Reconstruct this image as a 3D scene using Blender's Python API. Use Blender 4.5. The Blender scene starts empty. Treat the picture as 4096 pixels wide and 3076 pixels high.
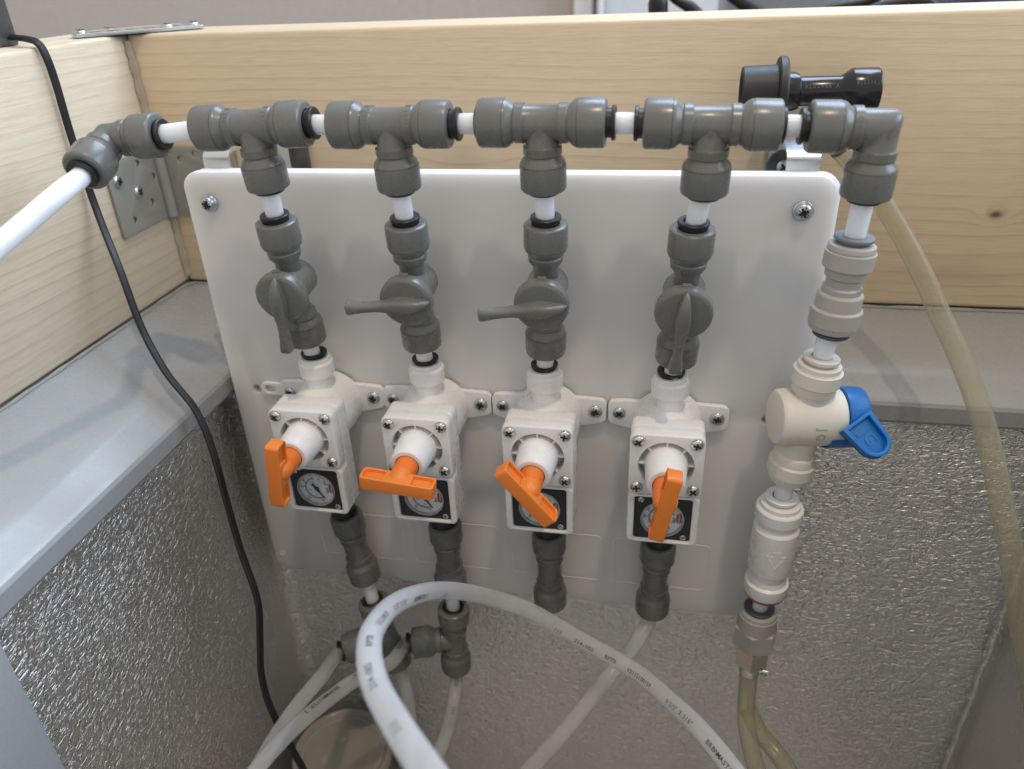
import bpy, bmesh, math, random
from mathutils import Vector, Matrix
random.seed(7)
scene = bpy.context.scene
U = 0.001                      # everything below is written in millimetres

# ------------------------------------------------------------------ camera
CAM = Vector((228.83, -333.54, 82.92))
R0 = Vector((0.98188099, 0.18530594, -0.03964122))     # camera right
R1 = Vector((0.0562191, -0.48462465, -0.87291372))     # camera down
R2 = Vector((-0.18096721, 0.85486879, -0.48626147))    # camera forward
FPX, CX, CY = 3054.6, 2048.0, 1538.0
cam_data = bpy.data.cameras.new('camera')
cam = bpy.data.objects.new('camera', cam_data)
scene.collection.objects.link(cam)
mc = Matrix.Identity(4)
for i in range(3):
    mc[i][0] = R0[i]; mc[i][1] = -R1[i]; mc[i][2] = -R2[i]; mc[i][3] = CAM[i]*U
cam.matrix_world = mc
cam_data.sensor_width = 36.0
cam_data.lens = 36.0*FPX/4096.0
cam_data.clip_start = 0.01
cam_data.clip_end = 50
cam_data.dof.use_dof = True
cam_data.dof.focus_distance = 0.345
cam_data.dof.aperture_fstop = 9.0
scene.camera = cam

# ------------------------------------------------------------------ world, lamps, exposure
w = bpy.data.worlds.new('World'); scene.world = w; w.use_nodes = True
bg = w.node_tree.nodes['Background']
bg.inputs[0].default_value = (1.0, 0.985, 0.965, 1); bg.inputs[1].default_value = 0.70

def lamp(name, kind, loc, target, energy, color, **kw):
    d = bpy.data.lights.new(name, kind); d.energy = energy; d.color = color
    for k, v in kw.items(): setattr(d, k, v)
    o = bpy.data.objects.new(name, d); scene.collection.objects.link(o)
    o.location = Vector(loc)
    o.rotation_euler = (Vector(target)-Vector(loc)).to_track_quat('-Z', 'Y').to_euler()
    return o
# warm ceiling lamp, overhead and a little to the front
lamp('ceiling_lamp', 'SPOT', (0.50, -0.62, 1.85), (0.2, -0.05, -0.1), 40, (1.0, 0.76, 0.51), shadow_soft_size=0.035, spot_size=math.radians(110), spot_blend=0.6)
# cool daylight: a roof window above and beyond the freezer, and a window low on the right
lamp('roof_window_light', 'AREA', (0.55, 0.95, 1.5), (0.15, -0.05, 0.0), 34, (0.56, 0.74, 1.0), shape='RECTANGLE', size=1.1, size_y=1.0)
lamp('side_window_light', 'AREA', (1.75, 0.10, 0.85), (0.1, -0.05, 0.0), 20, (0.58, 0.76, 1.0), shape='RECTANGLE', size=1.3, size_y=0.9)

scene.view_settings.view_transform = 'Standard'
scene.view_settings.look = 'None'
scene.view_settings.exposure = 0.12
scene.view_settings.gamma = 1.0
scene.view_settings.use_curve_mapping = False
scene.render.engine = 'CYCLES'
cy = scene.cycles; cy.max_bounces = 8; cy.diffuse_bounces = 3; cy.glossy_bounces = 4; cy.transmission_bounces = 4; cy.transparent_max_bounces = 16; cy.caustics_reflective = False; cy.caustics_refractive = False
scene.render.resolution_x = 1024; scene.render.resolution_y = 769

# ------------------------------------------------------------------ pixel helpers (photograph pixel -> point in the place, mm)
def ray(px, py): return R0*((px-CX)/FPX) + R1*((py-CY)/FPX) + R2
def aty(px, py, y):
    d = ray(px, py); return CAM + d*((y-CAM.y)/d.y)
def atz(px, py, z):
    d = ray(px, py); return CAM + d*((z-CAM.z)/d.z)
def atx(px, py, x):
    d = ray(px, py); return CAM + d*((x-CAM.x)/d.x)
def dep(px, py, z): return CAM + ray(px, py)*z
def wid(px, py, w_, od=8.0): return CAM + ray(px, py)*(FPX*od/w_)
V = lambda *a: Vector(a)

# ------------------------------------------------------------------ materials
class NT:
    def __init__(s, name):
        s.m = bpy.data.materials.new(name); s.m.use_nodes = True
        s.t = s.m.node_tree; s.n = s.t.nodes; s.bsdf = s.n['Principled BSDF']; s.out = s.n['Material Output']
    def new(s, t, **kw):
        n = s.n.new(t)
        for k, v in kw.items(): setattr(n, k, v)
        return n
    def l(s, a, b): s.t.links.new(a, b)
    def math(s, op, a, b=None, c=None):
        n = s.new('ShaderNodeMath', operation=op)
        for i, x in enumerate((a, b, c)):
            if x is None: continue
            if isinstance(x, (int, float)): n.inputs[i].default_value = x
            else: s.l(x, n.inputs[i])
        return n.outputs[0]
    def coord(s, sx=1, sy=1, sz=1):
        tc = s.new('ShaderNodeTexCoord'); mp = s.new('ShaderNodeMapping')
        mp.inputs['Scale'].default_value = (sx, sy, sz); s.l(tc.outputs['Object'], mp.inputs[0]); return mp.outputs[0]
    def noise(s, vec, scale, detail=3, rough=0.5, dist=0.0):
        n = s.new('ShaderNodeTexNoise'); n.inputs['Scale'].default_value = scale; n.inputs['Detail'].default_value = detail
        n.inputs['Roughness'].default_value = rough; n.inputs['Distortion'].default_value = dist
        s.l(vec, n.inputs['Vector']); return n.outputs['Fac']
    def ramp(s, fac, stops):
        n = s.new('ShaderNodeValToRGB'); e = n.color_ramp.elements
        while len(e) < len(stops): e.new(0.5)
        for el, (p, c) in zip(e, stops):
            el.position = p; el.color = (*c, 1) if len(c) == 3 else c
        s.l(fac, n.inputs[0]); return n.outputs[0]
    def mix(s, fac, a, b):
        n = s.new('ShaderNodeMix', data_type='RGBA')
        for sock, x in ((n.inputs['Factor'], fac), (n.inputs['A'], a), (n.inputs['B'], b)):
            if isinstance(x, (int, float)): sock.default_value = x
            elif isinstance(x, tuple): sock.default_value = (*x, 1)
            else: s.l(x, sock)
        return n.outputs['Result']
    def bump(s, h, strength, dist):
        n = s.new('ShaderNodeBump'); n.inputs['Strength'].default_value = strength; n.inputs['Distance'].default_value = dist
        s.l(h, n.inputs['Height']); s.l(n.outputs[0], s.bsdf.inputs['Normal']); return n

def plastic(name, col, rough=0.4, var=0.06, sss=0.0, sssr=0.004, metal=0.0, bump=0.0, bscale=900, spec=0.5, coat=0.0):
    k = NT(name); b = k.bsdf
    c = k.coord()
    nz = k.noise(c, 70, 4)
    lo = tuple(x*(1-var) for x in col); hi = tuple(min(1, x*(1+var)) for x in col)
    k.l(k.ramp(nz, [(0.3, lo), (0.7, hi)]), b.inputs['Base Color'])
    nr = k.noise(c, 260, 3)
    k.l(k.math('MULTIPLY_ADD', nr, 0.14, rough-0.07), b.inputs['Roughness'])
    b.inputs['Metallic'].default_value = metal
    b.inputs['Specular IOR Level'].default_value = spec
    if sss:
        b.inputs['Subsurface Weight'].default_value = sss
        b.inputs['Subsurface Radius'].default_value = (1, 1, 1)
        b.inputs['Subsurface Scale'].default_value = sssr
    if coat: b.inputs['Coat Weight'].default_value = coat; b.inputs['Coat Roughness'].default_value = 0.15
    if bump: k.bump(k.noise(c, bscale, 2), bump, 0.0004)
    return k.m

def clear(name, tint, col, solid, rough=0.3, streak=True):
    """milky see-through tubing: a tinted transparent layer under a glossy plastic one"""
    k = NT(name); b = k.bsdf
    nz = k.noise(k.coord(30, 30, 30), 3, 3)
    k.l(k.ramp(nz, [(0.3, tuple(x*0.93 for x in col)), (0.7, col)]), b.inputs['Base Color'])
    b.inputs['Roughness'].default_value = rough
    b.inputs['Subsurface Weight'].default_value = 0.35; b.inputs['Subsurface Scale'].default_value = 0.003
    b.inputs['Subsurface Radius'].default_value = (1, 1, 1)
    tr = k.new('ShaderNodeBsdfTransparent'); tr.inputs[0].default_value = (*tint, 1)
    lw = k.new('ShaderNodeLayerWeight'); lw.inputs[0].default_value = 0.35
    mx = k.new('ShaderNodeMixShader')
    fac = k.math('ADD', k.math('MULTIPLY', lw.outputs['Facing'], (1-solid)*0.62), solid)
    k.l(fac, mx.inputs[0]); k.l(tr.outputs[0], mx.inputs[1]); k.l(b.outputs[0], mx.inputs[2])
    k.l(mx.outputs[0], k.out.inputs[0])
    return k.m

def wood(name, axis, tone, knots=(), seed=0.0, slope=0.0):
    k = NT(name); b = k.bsdf
    tc = k.new('ShaderNodeTexCoord'); sp = k.new('ShaderNodeSeparateXYZ'); k.l(tc.outputs['Object'], sp.inputs[0])
    u = sp.outputs[axis]; v = sp.outputs[2]; d = sp.outputs[1-axis]
    def vec(a, b_, c_):
        n = k.new('ShaderNodeCombineXYZ')
        for i, x in enumerate((a, b_, c_)):
            if isinstance(x, (int, float)): n.inputs[i].default_value = x
            else: k.l(x, n.inputs[i])
        return n.outputs[0]
    wave = k.noise(vec(k.math('MULTIPLY', u, 3.0), k.math('MULTIPLY', v, 9.0), k.math('ADD', k.math('MULTIPLY', d, 9.0), seed)), 1.0, 2)
    wob = k.noise(vec(k.math('MULTIPLY', u, 25.0), k.math('MULTIPLY', v, 60.0), seed+4.0), 1.0, 3)
    ringv = k.math('ADD', k.math('MULTIPLY', k.math('ADD', v, k.math('MULTIPLY', d, 0.35)), 150.0), k.math('MULTIPLY', wave, 3.2))
    ringv = k.math('ADD', ringv, k.math('MULTIPLY', wob, 0.32))
    ringv = k.math('ADD', ringv, k.math('MULTIPLY', u, slope))
    dark = None
    for (u0, v0, ru, rv, amp) in knots:
        du = k.math('DIVIDE', k.math('SUBTRACT', u, u0), ru); dv = k.math('DIVIDE', k.math('SUBTRACT', v, v0), rv)
        d2 = k.math('ADD', k.math('MULTIPLY', du, du), k.math('MULTIPLY', dv, dv))
        ringv = k.math('ADD', ringv, k.math('MULTIPLY', k.math('EXPONENT', k.math('MULTIPLY', d2, -0.5)), amp))
        kk = k.math('MULTIPLY', k.math('EXPONENT', k.math('MULTIPLY', d2, -3.0)), 0.95 if ru < 0.01 else 0.16)
        dark = kk if dark is None else k.math('ADD', dark, kk)
    fr = k.math('FRACT', ringv)
    line = k.ramp(fr, [(0.0, (0.02, 0.02, 0.02)), (0.62, (0.07, 0.07, 0.07)), (0.88, (0.62, 0.62, 0.62)), (0.95, (1, 1, 1)), (1.0, (0.05, 0.05, 0.05))])
    amp = k.noise(vec(k.math('MULTIPLY', u, 6.0), k.math('MULTIPLY', v, 30.0), seed+9.0), 1.0, 3)
    lf = k.math('MULTIPLY', line, k.math('MULTIPLY_ADD', amp, 0.85, -0.18))
    fib = k.noise(vec(k.math('MULTIPLY', u, 60.0), k.math('MULTIPLY', v, 1500.0), k.math('MULTIPLY', d, 1500.0)), 1.0, 3, 0.6)
    blot = k.noise(vec(k.math('MULTIPLY', u, 9.0), k.math('MULTIPLY', v, 14.0), seed+2.0), 1.0, 3)
    base = k.mix(blot, tuple(t*0.93 for t in tone), tuple(min(1, t*1.08) for t in tone))
    base = k.mix(k.math('MULTIPLY', k.math('SUBTRACT', fib, 0.40), 1.5), base, tuple(t*0.70 for t in tone))
    col = k.mix(lf, base, (tone[0]*0.60, tone[1]*0.44, tone[2]*0.30))
    if dark is not None: col = k.mix(k.math('MINIMUM', dark, 0.9), col, (0.09, 0.045, 0.02))
    k.l(col, b.inputs['Base Color'])
    k.l(k.math('MULTIPLY_ADD', fib, 0.2, 0.42), b.inputs['Roughness'])
    k.bump(k.math('SUBTRACT', k.math('MULTIPLY', fib, 0.7), k.math('MULTIPLY', lf, 0.35)), 0.35, 0.0004)
    return k.m

def stucco(name):
    """embossed aluminium sheet"""
    k = NT(name); b = k.bsdf
    tc = k.new('ShaderNodeTexCoord'); sp = k.new('ShaderNodeSeparateXYZ'); k.l(tc.outputs['Object'], sp.inputs[0])
    h = k.math('ADD', sp.outputs[0], sp.outputs[1])
    cb = k.new('ShaderNodeCombineXYZ')
    k.l(k.math('MULTIPLY', sp.outputs[0], 230.0), cb.inputs[0]); k.l(k.math('MULTIPLY', sp.outputs[1], 230.0), cb.inputs[1]); k.l(k.math('MULTIPLY', sp.outputs[2], 390.0), cb.inputs[2])
    n1 = k.noise(cb.outputs[0], 1.0, 2, 0.45, 1.1)
    rid = k.math('SUBTRACT', 1.0, k.math('MULTIPLY', k.math('ABSOLUTE', k.math('SUBTRACT', n1, 0.5)), 6.0))
    rid = k.math('MAXIMUM', rid, 0.0)
    dent = k.noise(k.coord(9, 9, 7), 1.0, 3)
    hh = k.math('ADD', k.math('MULTIPLY', rid, 0.55), k.math('MULTIPLY', n1, 1.0))
    k.bump(hh, 0.75, 0.0013)
    col = k.ramp(dent, [(0.3, (0.66, 0.65, 0.63)), (0.7, (0.74, 0.73, 0.705))])
    k.l(col, b.inputs['Base Color'])
    b.inputs['Metallic'].default_value = 0.92
    k.l(k.math('MULTIPLY_ADD', dent, 0.14, 0.30), b.inputs['Roughness'])
    return k.m

M = {}
M['grey'] = plastic('grey_acetal', (0.148, 0.152, 0.144), 0.27, 0.05, sss=0.0, bump=0.04)
M['greydark'] = M['grey']
M['black'] = plastic('black_acetal', (0.012, 0.012, 0.013), 0.38, 0.2, bump=0.08)
M['gloss_black'] = plastic('gloss_black_plastic', (0.010, 0.010, 0.012), 0.2, 0.2)
M['matt_black'] = plastic('matt_black_plastic', (0.018, 0.018, 0.02), 0.5, 0.2, bump=0.1)
M['worn_black'] = plastic('worn_black_lettering', (0.06, 0.06, 0.065), 0.5, 0.2)
M['white'] = plastic('white_abs', (0.84, 0.835, 0.835), 0.28, 0.006)
M['board'] = plastic('white_polyethylene', (0.90, 0.89, 0.875), 0.42, 0.008, sss=0.55, sssr=0.02, bump=0.05, bscale=1600)
M['tube'] = plastic('white_tube', (0.82, 0.86, 0.96), 0.33, 0.01, sss=0.9, sssr=0.008)
M['cream'] = plastic('cream_acetal', (0.72, 0.69, 0.62), 0.45, 0.01)
M['pale'] = plastic('pale_grey_acetal', (0.42, 0.41, 0.385), 0.45, 0.03)
M['pale_collet'] = plastic('mid_grey_collet', (0.20, 0.22, 0.25), 0.4, 0.05)
M['dark_collet'] = plastic('slate_collet', (0.07, 0.085, 0.10), 0.4, 0.05)
M['orange'] = plastic('orange_nylon', (0.84, 0.235, 0.035), 0.4, 0.03, bump=0.05)
M['blue'] = plastic('blue_plastic', (0.002, 0.145, 0.46), 0.36, 0.04)
M['red'] = plastic('red_plastic', (0.42, 0.012, 0.02), 0.4, 0.04)
M['rim'] = plastic('grey_freezer_rim', (0.335, 0.345, 0.35), 0.28, 0.02, bump=0.05, bscale=60)
M['bracket'] = plastic('grey_painted_steel', (0.30, 0.295, 0.265), 0.42, 0.05, bump=0.06, bscale=200)
M['alu'] = plastic('brushed_aluminium', (0.68, 0.69, 0.72), 0.32, 0.05, metal=0.9)
M['steel'] = plastic('nickel_steel', (0.62, 0.60, 0.57), 0.22, 0.06, metal=1.0)
M['zinc'] = plastic('zinc_plated_steel', (0.55, 0.60, 0.64), 0.3, 0.1, metal=1.0, bump=0.1, bscale=300)
M['recess'] = plastic('screw_recess_shade', (0.03, 0.03, 0.032), 0.4, 0.2, metal=0.6)  # dark colour stands for the shade inside the screw slots
M['brass'] = plastic('nickel_plated_brass', (0.60, 0.55, 0.49), 0.26, 0.06, metal=1.0)
M['dark_steel'] = plastic('mottled_dark_steel', (0.10, 0.105, 0.105), 0.5, 0.5, metal=0.5, bump=0.2, bscale=400)
M['cable'] = plastic('black_cable_pvc', (0.007, 0.007, 0.008), 0.42, 0.2)
M['print'] = plastic('black_print', (0.03, 0.03, 0.035), 0.6, 0.1)
M['print_red'] = plastic('red_print', (0.42, 0.03, 0.03), 0.6, 0.1)
M['print_white'] = plastic('white_print', (0.8, 0.78, 0.74), 0.6, 0.05)
M['dial'] = plastic('white_dial', (0.85, 0.88, 0.92), 0.4, 0.02)
M['hose'] = clear('milky_hose', (0.95, 0.955, 0.96), (0.80, 0.81, 0.82), 0.22, 0.10)
M['yhose'] = clear('yellowed_pvc_hose', (0.93, 0.91, 0.82), (0.50, 0.475, 0.37), 0.24, 0.10)
M['lens'] = clear('gauge_lens', (0.97, 0.98, 0.99), (0.3, 0.3, 0.3), 0.03, 0.05)
M['bezel'] = plastic('grey_bezel', (0.35, 0.36, 0.37), 0.25, 0.05, metal=0.3)
M['lid'] = clear('frosted_lid', (0.90, 0.88, 0.84), (0.72, 0.70, 0.66), 0.45, 0.15)
M['jar'] = clear('frosted_cup', (0.86, 0.83, 0.78), (0.42, 0.40, 0.36), 0.3, 0.2)
M['amber'] = plastic('amber_contents', (0.42, 0.30, 0.16), 0.5, 0.2)
M['sealant'] = clear('clear_sealant', (0.88, 0.84, 0.78), (0.60, 0.52, 0.41), 0.6, 0.2)
M['wood_x'] = wood('pine_along_x', 0, (0.74, 0.60, 0.42), knots=((0.181, 0.050, 0.0055, 0.0035, 1.6), (-0.089, 0.074, 0.020, 0.010, 0.7), (0.165, 0.018, 0.05, 0.010, 1.0)), seed=1.3, slope=3.0)
M['wood_y'] = wood('pine_along_y', 1, (0.72, 0.61, 0.45), knots=((-0.10, 0.05, 0.03, 0.012, 1.4),), seed=5.1, slope=4.0)
M['liner'] = stucco('stucco_aluminium')
M['liner_floor'] = plastic('pale_bounce_floor', (0.72, 0.70, 0.66), 0.5, 0.10, metal=0.0, bump=0.3, bscale=200)  # paler than the aluminium and non-metal, made so to brighten the liner's reflections
M['board_plain'] = plastic('white_polyethylene_moulding', (0.82, 0.81, 0.785), 0.42, 0.008)
M['wall'] = plastic('taupe_wall_paint', (0.50, 0.455, 0.425), 0.8, 0.04, bump=0.1, bscale=300)
M['white_paint'] = plastic('white_gloss_paint', (0.80, 0.80, 0.80), 0.35, 0.02)
M['pale_panel'] = plastic('pale_appliance_panel', (0.74, 0.77, 0.80), 0.4, 0.03)
M['grey_bin'] = plastic('smoky_grey_plastic', (0.22, 0.24, 0.28), 0.35, 0.1)
M['navy'] = plastic('dark_blue_plastic', (0.05, 0.075, 0.14), 0.4, 0.1)
M['floorm'] = plastic('room_floor', (0.25, 0.22, 0.20), 0.6, 0.15)

# ------------------------------------------------------------------ mesh builder
class MB:
    def __init__(s): s.v = []; s.f = []
    def add(s, vs, fs, mat=None):
        b = len(s.v)
        s.v += [(mat @ Vector(p)) if mat is not None else Vector(p) for p in vs]
        s.f += [tuple(b+i for i in f) for f in fs]; return s
    def lathe(s, o, ax, prof, seg=44, ang0=0.0):
        ax = Vector(ax).normalized(); o = Vector(o)
        h = Vector((0, 0, 1)) if abs(ax.z) < 0.9 else Vector((1, 0, 0))
        e1 = h.cross(ax).normalized(); e2 = ax.cross(e1)
        rings = []; vs = []; fs = []
        for (t, r) in prof:
            if r < 1e-6: rings.append([len(vs)]); vs.append(o+ax*t)
            else:
                rings.append(list(range(len(vs), len(vs)+seg)))
                for i in range(seg):
                    a = ang0+2*math.pi*i/seg
                    vs.append(o+ax*t+(e1*math.cos(a)+e2*math.sin(a))*r)
        for a, b in zip(rings, rings[1:]):
            for i in range(seg):
                j = (i+1) % seg
                if len(a) == 1 and len(b) == 1: continue
                if len(a) == 1: fs.append((a[0], b[j], b[i]))
                elif len(b) == 1: fs.append((a[i], a[j], b[0]))
                else: fs.append((a[i], a[j], b[j], b[i]))
        return s.add(vs, fs)
    def tube(s, pts, r, seg=20, caps=True, flat=None, up=None):
        pts = [Vector(p) for p in pts]; n = len(pts); vs = []; fs = []
        t0 = (pts[1]-pts[0]).normalized()
        e1 = (up or (Vector((0, 0, 1)) if abs(t0.z) < 0.9 else Vector((1, 0, 0))))
        e1 = (e1 - t0*e1.dot(t0)).normalized()
        for i, p in enumerate(pts):
            t = (pts[min(i+1, n-1)]-pts[max(i-1, 0)]).normalized()
            e1 = (e1 - t*e1.dot(t)).normalized(); e2 = t.cross(e1)
            rr = r[i] if isinstance(r, (list, tuple)) else r
            for k in range(seg):
                a = 2*math.pi*k/seg; c, sn = math.cos(a), math.sin(a)
                if flat:
                    m = 1.0 - 0.30*math.exp(-(c/0.22)**2)      # groove between the two cores
                    vs.append(p+e1*(c*rr*flat)+e2*(sn*rr*m))
                else: vs.append(p+e1*(c*rr)+e2*(sn*rr))
        for i in range(n-1):
            for k in range(seg):
                j = (k+1) % seg
                fs.append((i*seg+k, i*seg+j, (i+1)*seg+j, (i+1)*seg+k))
        if caps: fs.append(tuple(reversed(range(seg)))); fs.append(tuple(range((n-1)*seg, n*seg)))
        return s.add(vs, fs)
    def box(s, c, size, bev=0.0, seg=2, mat=None):
        bm = bmesh.new(); bmesh.ops.create_cube(bm, size=1)
        for vv in bm.verts: vv.co = Vector((vv.co.x*size[0], vv.co.y*size[1], vv.co.z*size[2]))
        if bev: bmesh.ops.bevel(bm, geom=bm.edges[:], offset=bev, segments=seg, affect='EDGES', profile=0.5)
        bm.verts.index_update()
        vs = [vv.co + Vector(c) for vv in bm.verts]; fs = [[q.index for q in f.verts] for f in bm.faces]; bm.free()
        return s.add(vs, fs, mat)
    def build(s, name, mat, parent=None, org=(0, 0, 0), sharp=32):
        org = Vector(org)
        me = bpy.data.meshes.new(name)
        me.from_pydata([(p-org)*U for p in s.v], [], s.f); me.update()
        me.polygons.foreach_set('use_smooth', [True]*len(me.polygons))
        me.set_sharp_from_angle(angle=math.radians(sharp))
        me.materials.append(M[mat] if isinstance(mat, str) else mat)
        o = bpy.data.objects.new(name, me); scene.collection.objects.link(o)
        if parent is not None: o.parent = parent
        return o

def prism(splines, depth, bevel=0.0, mat=None, res=2):
    """closed 2D outlines (holes allowed) filled and given thickness; local z runs -depth/2..depth/2"""
    cu = bpy.data.curves.new('tmp', 'CURVE'); cu.dimensions = '2D'; cu.fill_mode = 'BOTH'
    for pts in splines:
        sp = cu.splines.new('POLY'); sp.points.add(len(pts)-1); sp.use_cyclic_u = True
        for q, p in zip(sp.points, pts): q.co = (p[0], p[1], 0, 1)
    cu.extrude = max(0, depth/2-bevel); cu.bevel_depth = bevel; cu.bevel_resolution = res; cu.offset = -bevel
    o = bpy.data.objects.new('tmp', cu); scene.collection.objects.link(o)
    dg = bpy.context.evaluated_depsgraph_get(); me = bpy.data.meshes.new_from_object(o.evaluated_get(dg))
    vs = [v_.co.copy() for v_ in me.vertices]; fs = [list(p.vertices) for p in me.polygons]
    bpy.data.objects.remove(o); bpy.data.curves.remove(cu); bpy.data.meshes.remove(me)
    # weld
    bm = bmesh.new(); bvs = [bm.verts.new(q) for q in vs]
    for f in fs:
        try: bm.faces.new([bvs[i] for i in f])
        except ValueError: pass
    bmesh.ops.remove_doubles(bm, verts=bm.verts[:], dist=1e-4); bm.verts.index_update()
    vs = [q.co.copy() for q in bm.verts]; fs = [[q.index for q in f.verts] for f in bm.faces]; bm.free()
    if mat is not None: vs = [mat @ q for q in vs]
    return vs, fs

def rr(w_, h_, r, cx=0, cy=0, n=6):
    out = []
    for (sx, sy, a0) in ((1, 1, 0), (-1, 1, 90), (-1, -1, 180), (1, -1, 270)):
        for i in range(n+1):
            a = math.radians(a0+90*i/n)
            out.append((cx+sx*(w_/2-r)+r*math.cos(a), cy+sy*(h_/2-r)+r*math.sin(a)))
    return out
def circ(r, cx=0, cy=0, n=20): return [(cx+r*math.cos(2*math.pi*i/n), cy+r*math.sin(2*math.pi*i/n)) for i in range(n)]

# local XY of a prism -> world XZ plane, local +z -> world -Y (towards the viewer)
XZ = Matrix(((1, 0, 0, 0), (0, 0, -1, 0), (0, 1, 0, 0), (0, 0, 0, 1)))
def on_xz(x, y, z): return Matrix.Translation(Vector((x, y, z))) @ XZ
def frame(o, x, z):
    z = Vector(z).normalized(); x = Vector(x); x = (x-z*x.dot(z)).normalized(); y = z.cross(x)
    m = Matrix.Identity(4)
    for i in range(3): m[i][0] = x[i]; m[i][1] = y[i]; m[i][2] = z[i]; m[i][3] = o[i]
    return m

_txt = {}
def text_mesh(t, size):
    if t not in _txt:
        cu = bpy.data.curves.new('tmp', 'FONT'); cu.body = t; cu.align_x = 'CENTER'; cu.align_y = 'CENTER'; cu.size = 1.0; cu.resolution_u = 3; cu.offset = 0.018
        o = bpy.data.objects.new('tmp', cu); scene.collection.objects.link(o)
        dg = bpy.context.evaluated_depsgraph_get(); me = bpy.data.meshes.new_from_object(o.evaluated_get(dg))
        _txt[t] = ([v_.co.copy() for v_ in me.vertices], [list(p.vertices) for p in me.polygons])
        bpy.data.objects.remove(o); bpy.data.curves.remove(cu); bpy.data.meshes.remove(me)
    vs, fs = _txt[t]
    return [v_*size for v_ in vs], fs
def put_text(mb, t, size, m):
    vs, fs = text_mesh(t, size); mb.add(vs, fs, m)

def thing(name, label, cat, org, group=None):
    o = bpy.data.objects.new(name, None); scene.collection.objects.link(o)
    o.empty_display_size = 0.01; o.location = Vector(org)*U
    o['label'] = label; o['category'] = cat
    if group: o['group'] = group
    return o
def tag(o, label, cat, group=None):
    o['label'] = label; o['category'] = cat
    if group: o['group'] = group
    return o

def smooth_path(pts, n=10):
    pts = [Vector(p) for p in pts]; P = [pts[0]*2-pts[1]]+pts+[pts[-1]*2-pts[-2]]; out = []
    for i in range(1, len(P)-2):
        a, b, c, d = P[i-1:i+3]
        for k in range(n):
            t = k/n
            out.append(0.5*((2*b)+(c-a)*t+(2*a-5*b+4*c-d)*t*t+(3*b-a-3*c+d)*t**3))
    out.append(pts[-1]); return out

# ------------------------------------------------------------------ the setting
ZT, ZB, YW, XL = 55.5, -87.1, 75.0, -64.0     # collar top and bottom, back collar face, left collar face
# chest freezer
fz = thing('chest_freezer', 'chest freezer with pale grey plastic rim and embossed aluminium liner', 'freezer', (210, -190, -490))
ORG = Vector((210, -190, -490))
XR, YF = 486.0, -470.0
prof = [(-30, -88.6), (0, -88.2), (44, -105.2), (46, -106.6), (57.0, -111.8), (59.2, -113.2), (60.2, -115.0), (60.4, -123.0), (59.6, -124.6), (57.5, -125.2), (55.0, -125.2)]
def ringpath(d, z):
    return [V(XL+d, YF+d, z), V(XL+d, YW-d, z), V(XR-d, YW-d, z), V(XR-d, YF+d, z)]
mb = MB(); vs = []; fs = []
for (d, z) in prof: vs += ringpath(d, z)
for i in range(len(prof)-1):
    for k in range(4):
        j = (k+1) % 4; fs.append((i*4+k, i*4+j, (i+1)*4+j, (i+1)*4+k))
mb.add(vs, fs); mb.build('rim', 'rim', fz, ORG, sharp=25)
# liner: rounded vertical corners, floor
def corner(cx, cy, r, a0, n=8): return [(cx+r*math.cos(math.radians(a0+90*i/n)), cy+r*math.sin(math.radians(a0+90*i/n))) for i in range(n+1)]
x0, x1, y0, y1 = XL+54, XR-56, YF+56, YW-56
x0, x1, y1 = -11.0, 430.0, 19.5
ol = corner(x1-5, y1-5, 5, 0)+corner(x0+9, y1-9, 9, 90)+corner(x0+9, y0+9, 9, 180)+corner(x1-5, y0+5, 5, 270)
mb = MB(); n = len(ol)
mb.add([V(x, y, -116) for x, y in ol]+[V(x, y, -490) for x, y in ol], [(k, (k+1) % n, n+(k+1) % n, n+k) for k in range(n)])
mb.build('liner', 'liner', fz, ORG, sharp=50)
mb = MB(); mb.add([V(x, y, -489.8) for x, y in ol], [tuple(range(n))]); mb.build('liner_floor', 'liner_floor', fz, ORG)
# folded seam of the liner in the right-hand corner
mb = MB(); pts = [V(x1-4.5+random.uniform(-0.5, 0.5), y1-4.5+random.uniform(-0.5, 0.5), -128-i*6) for i in range(60)]
mb.tube(pts, [1.6+random.uniform(-0.5, 0.5) for _ in pts], 8); mb.build('liner_seam', 'liner', fz, ORG)
# torn bits of sealant on the lip at the left
mb = MB()
for i in range(7):
    a = atz(175-i*16+random.uniform(-10, 10), 2125+i*11, -113.4)
    mb.tube([a+V(-1, -2.5, 0.2), a+V(0.4, 0, 0.5), a+V(1.4, 2.8, 0.0)], [0.5, 1.2+random.random()*0.6, 0.4], 8)
mb.build('sealant_scrap', 'sealant', fz, ORG)
# caulk between rim and timber
mb = MB(); pts = [V(XL+0.4, y, -88.2+random.uniform(-0.3, 0.3)) for y in range(-460, 74, 8)]+[V(x, YW-0.6+random.uniform(-0.3, 0.3), -88.2) for x in range(-60, 486, 8)]
mb.tube(pts, [0.9+random.uniform(-0.35, 0.5) for _ in pts], 8); mb.build('caulk_line', 'bracket', fz, ORG)
# upright grey trim on the left liner wall, near corner of the picture
rail = MB(); rail.box((-5.5, -215, -305), (11, 82, 358), 3.0, 2)
tag(rail.build('plastic_upright', 'rim', None), 'grey plastic upright standing against the left liner wall', 'upright')

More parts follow.
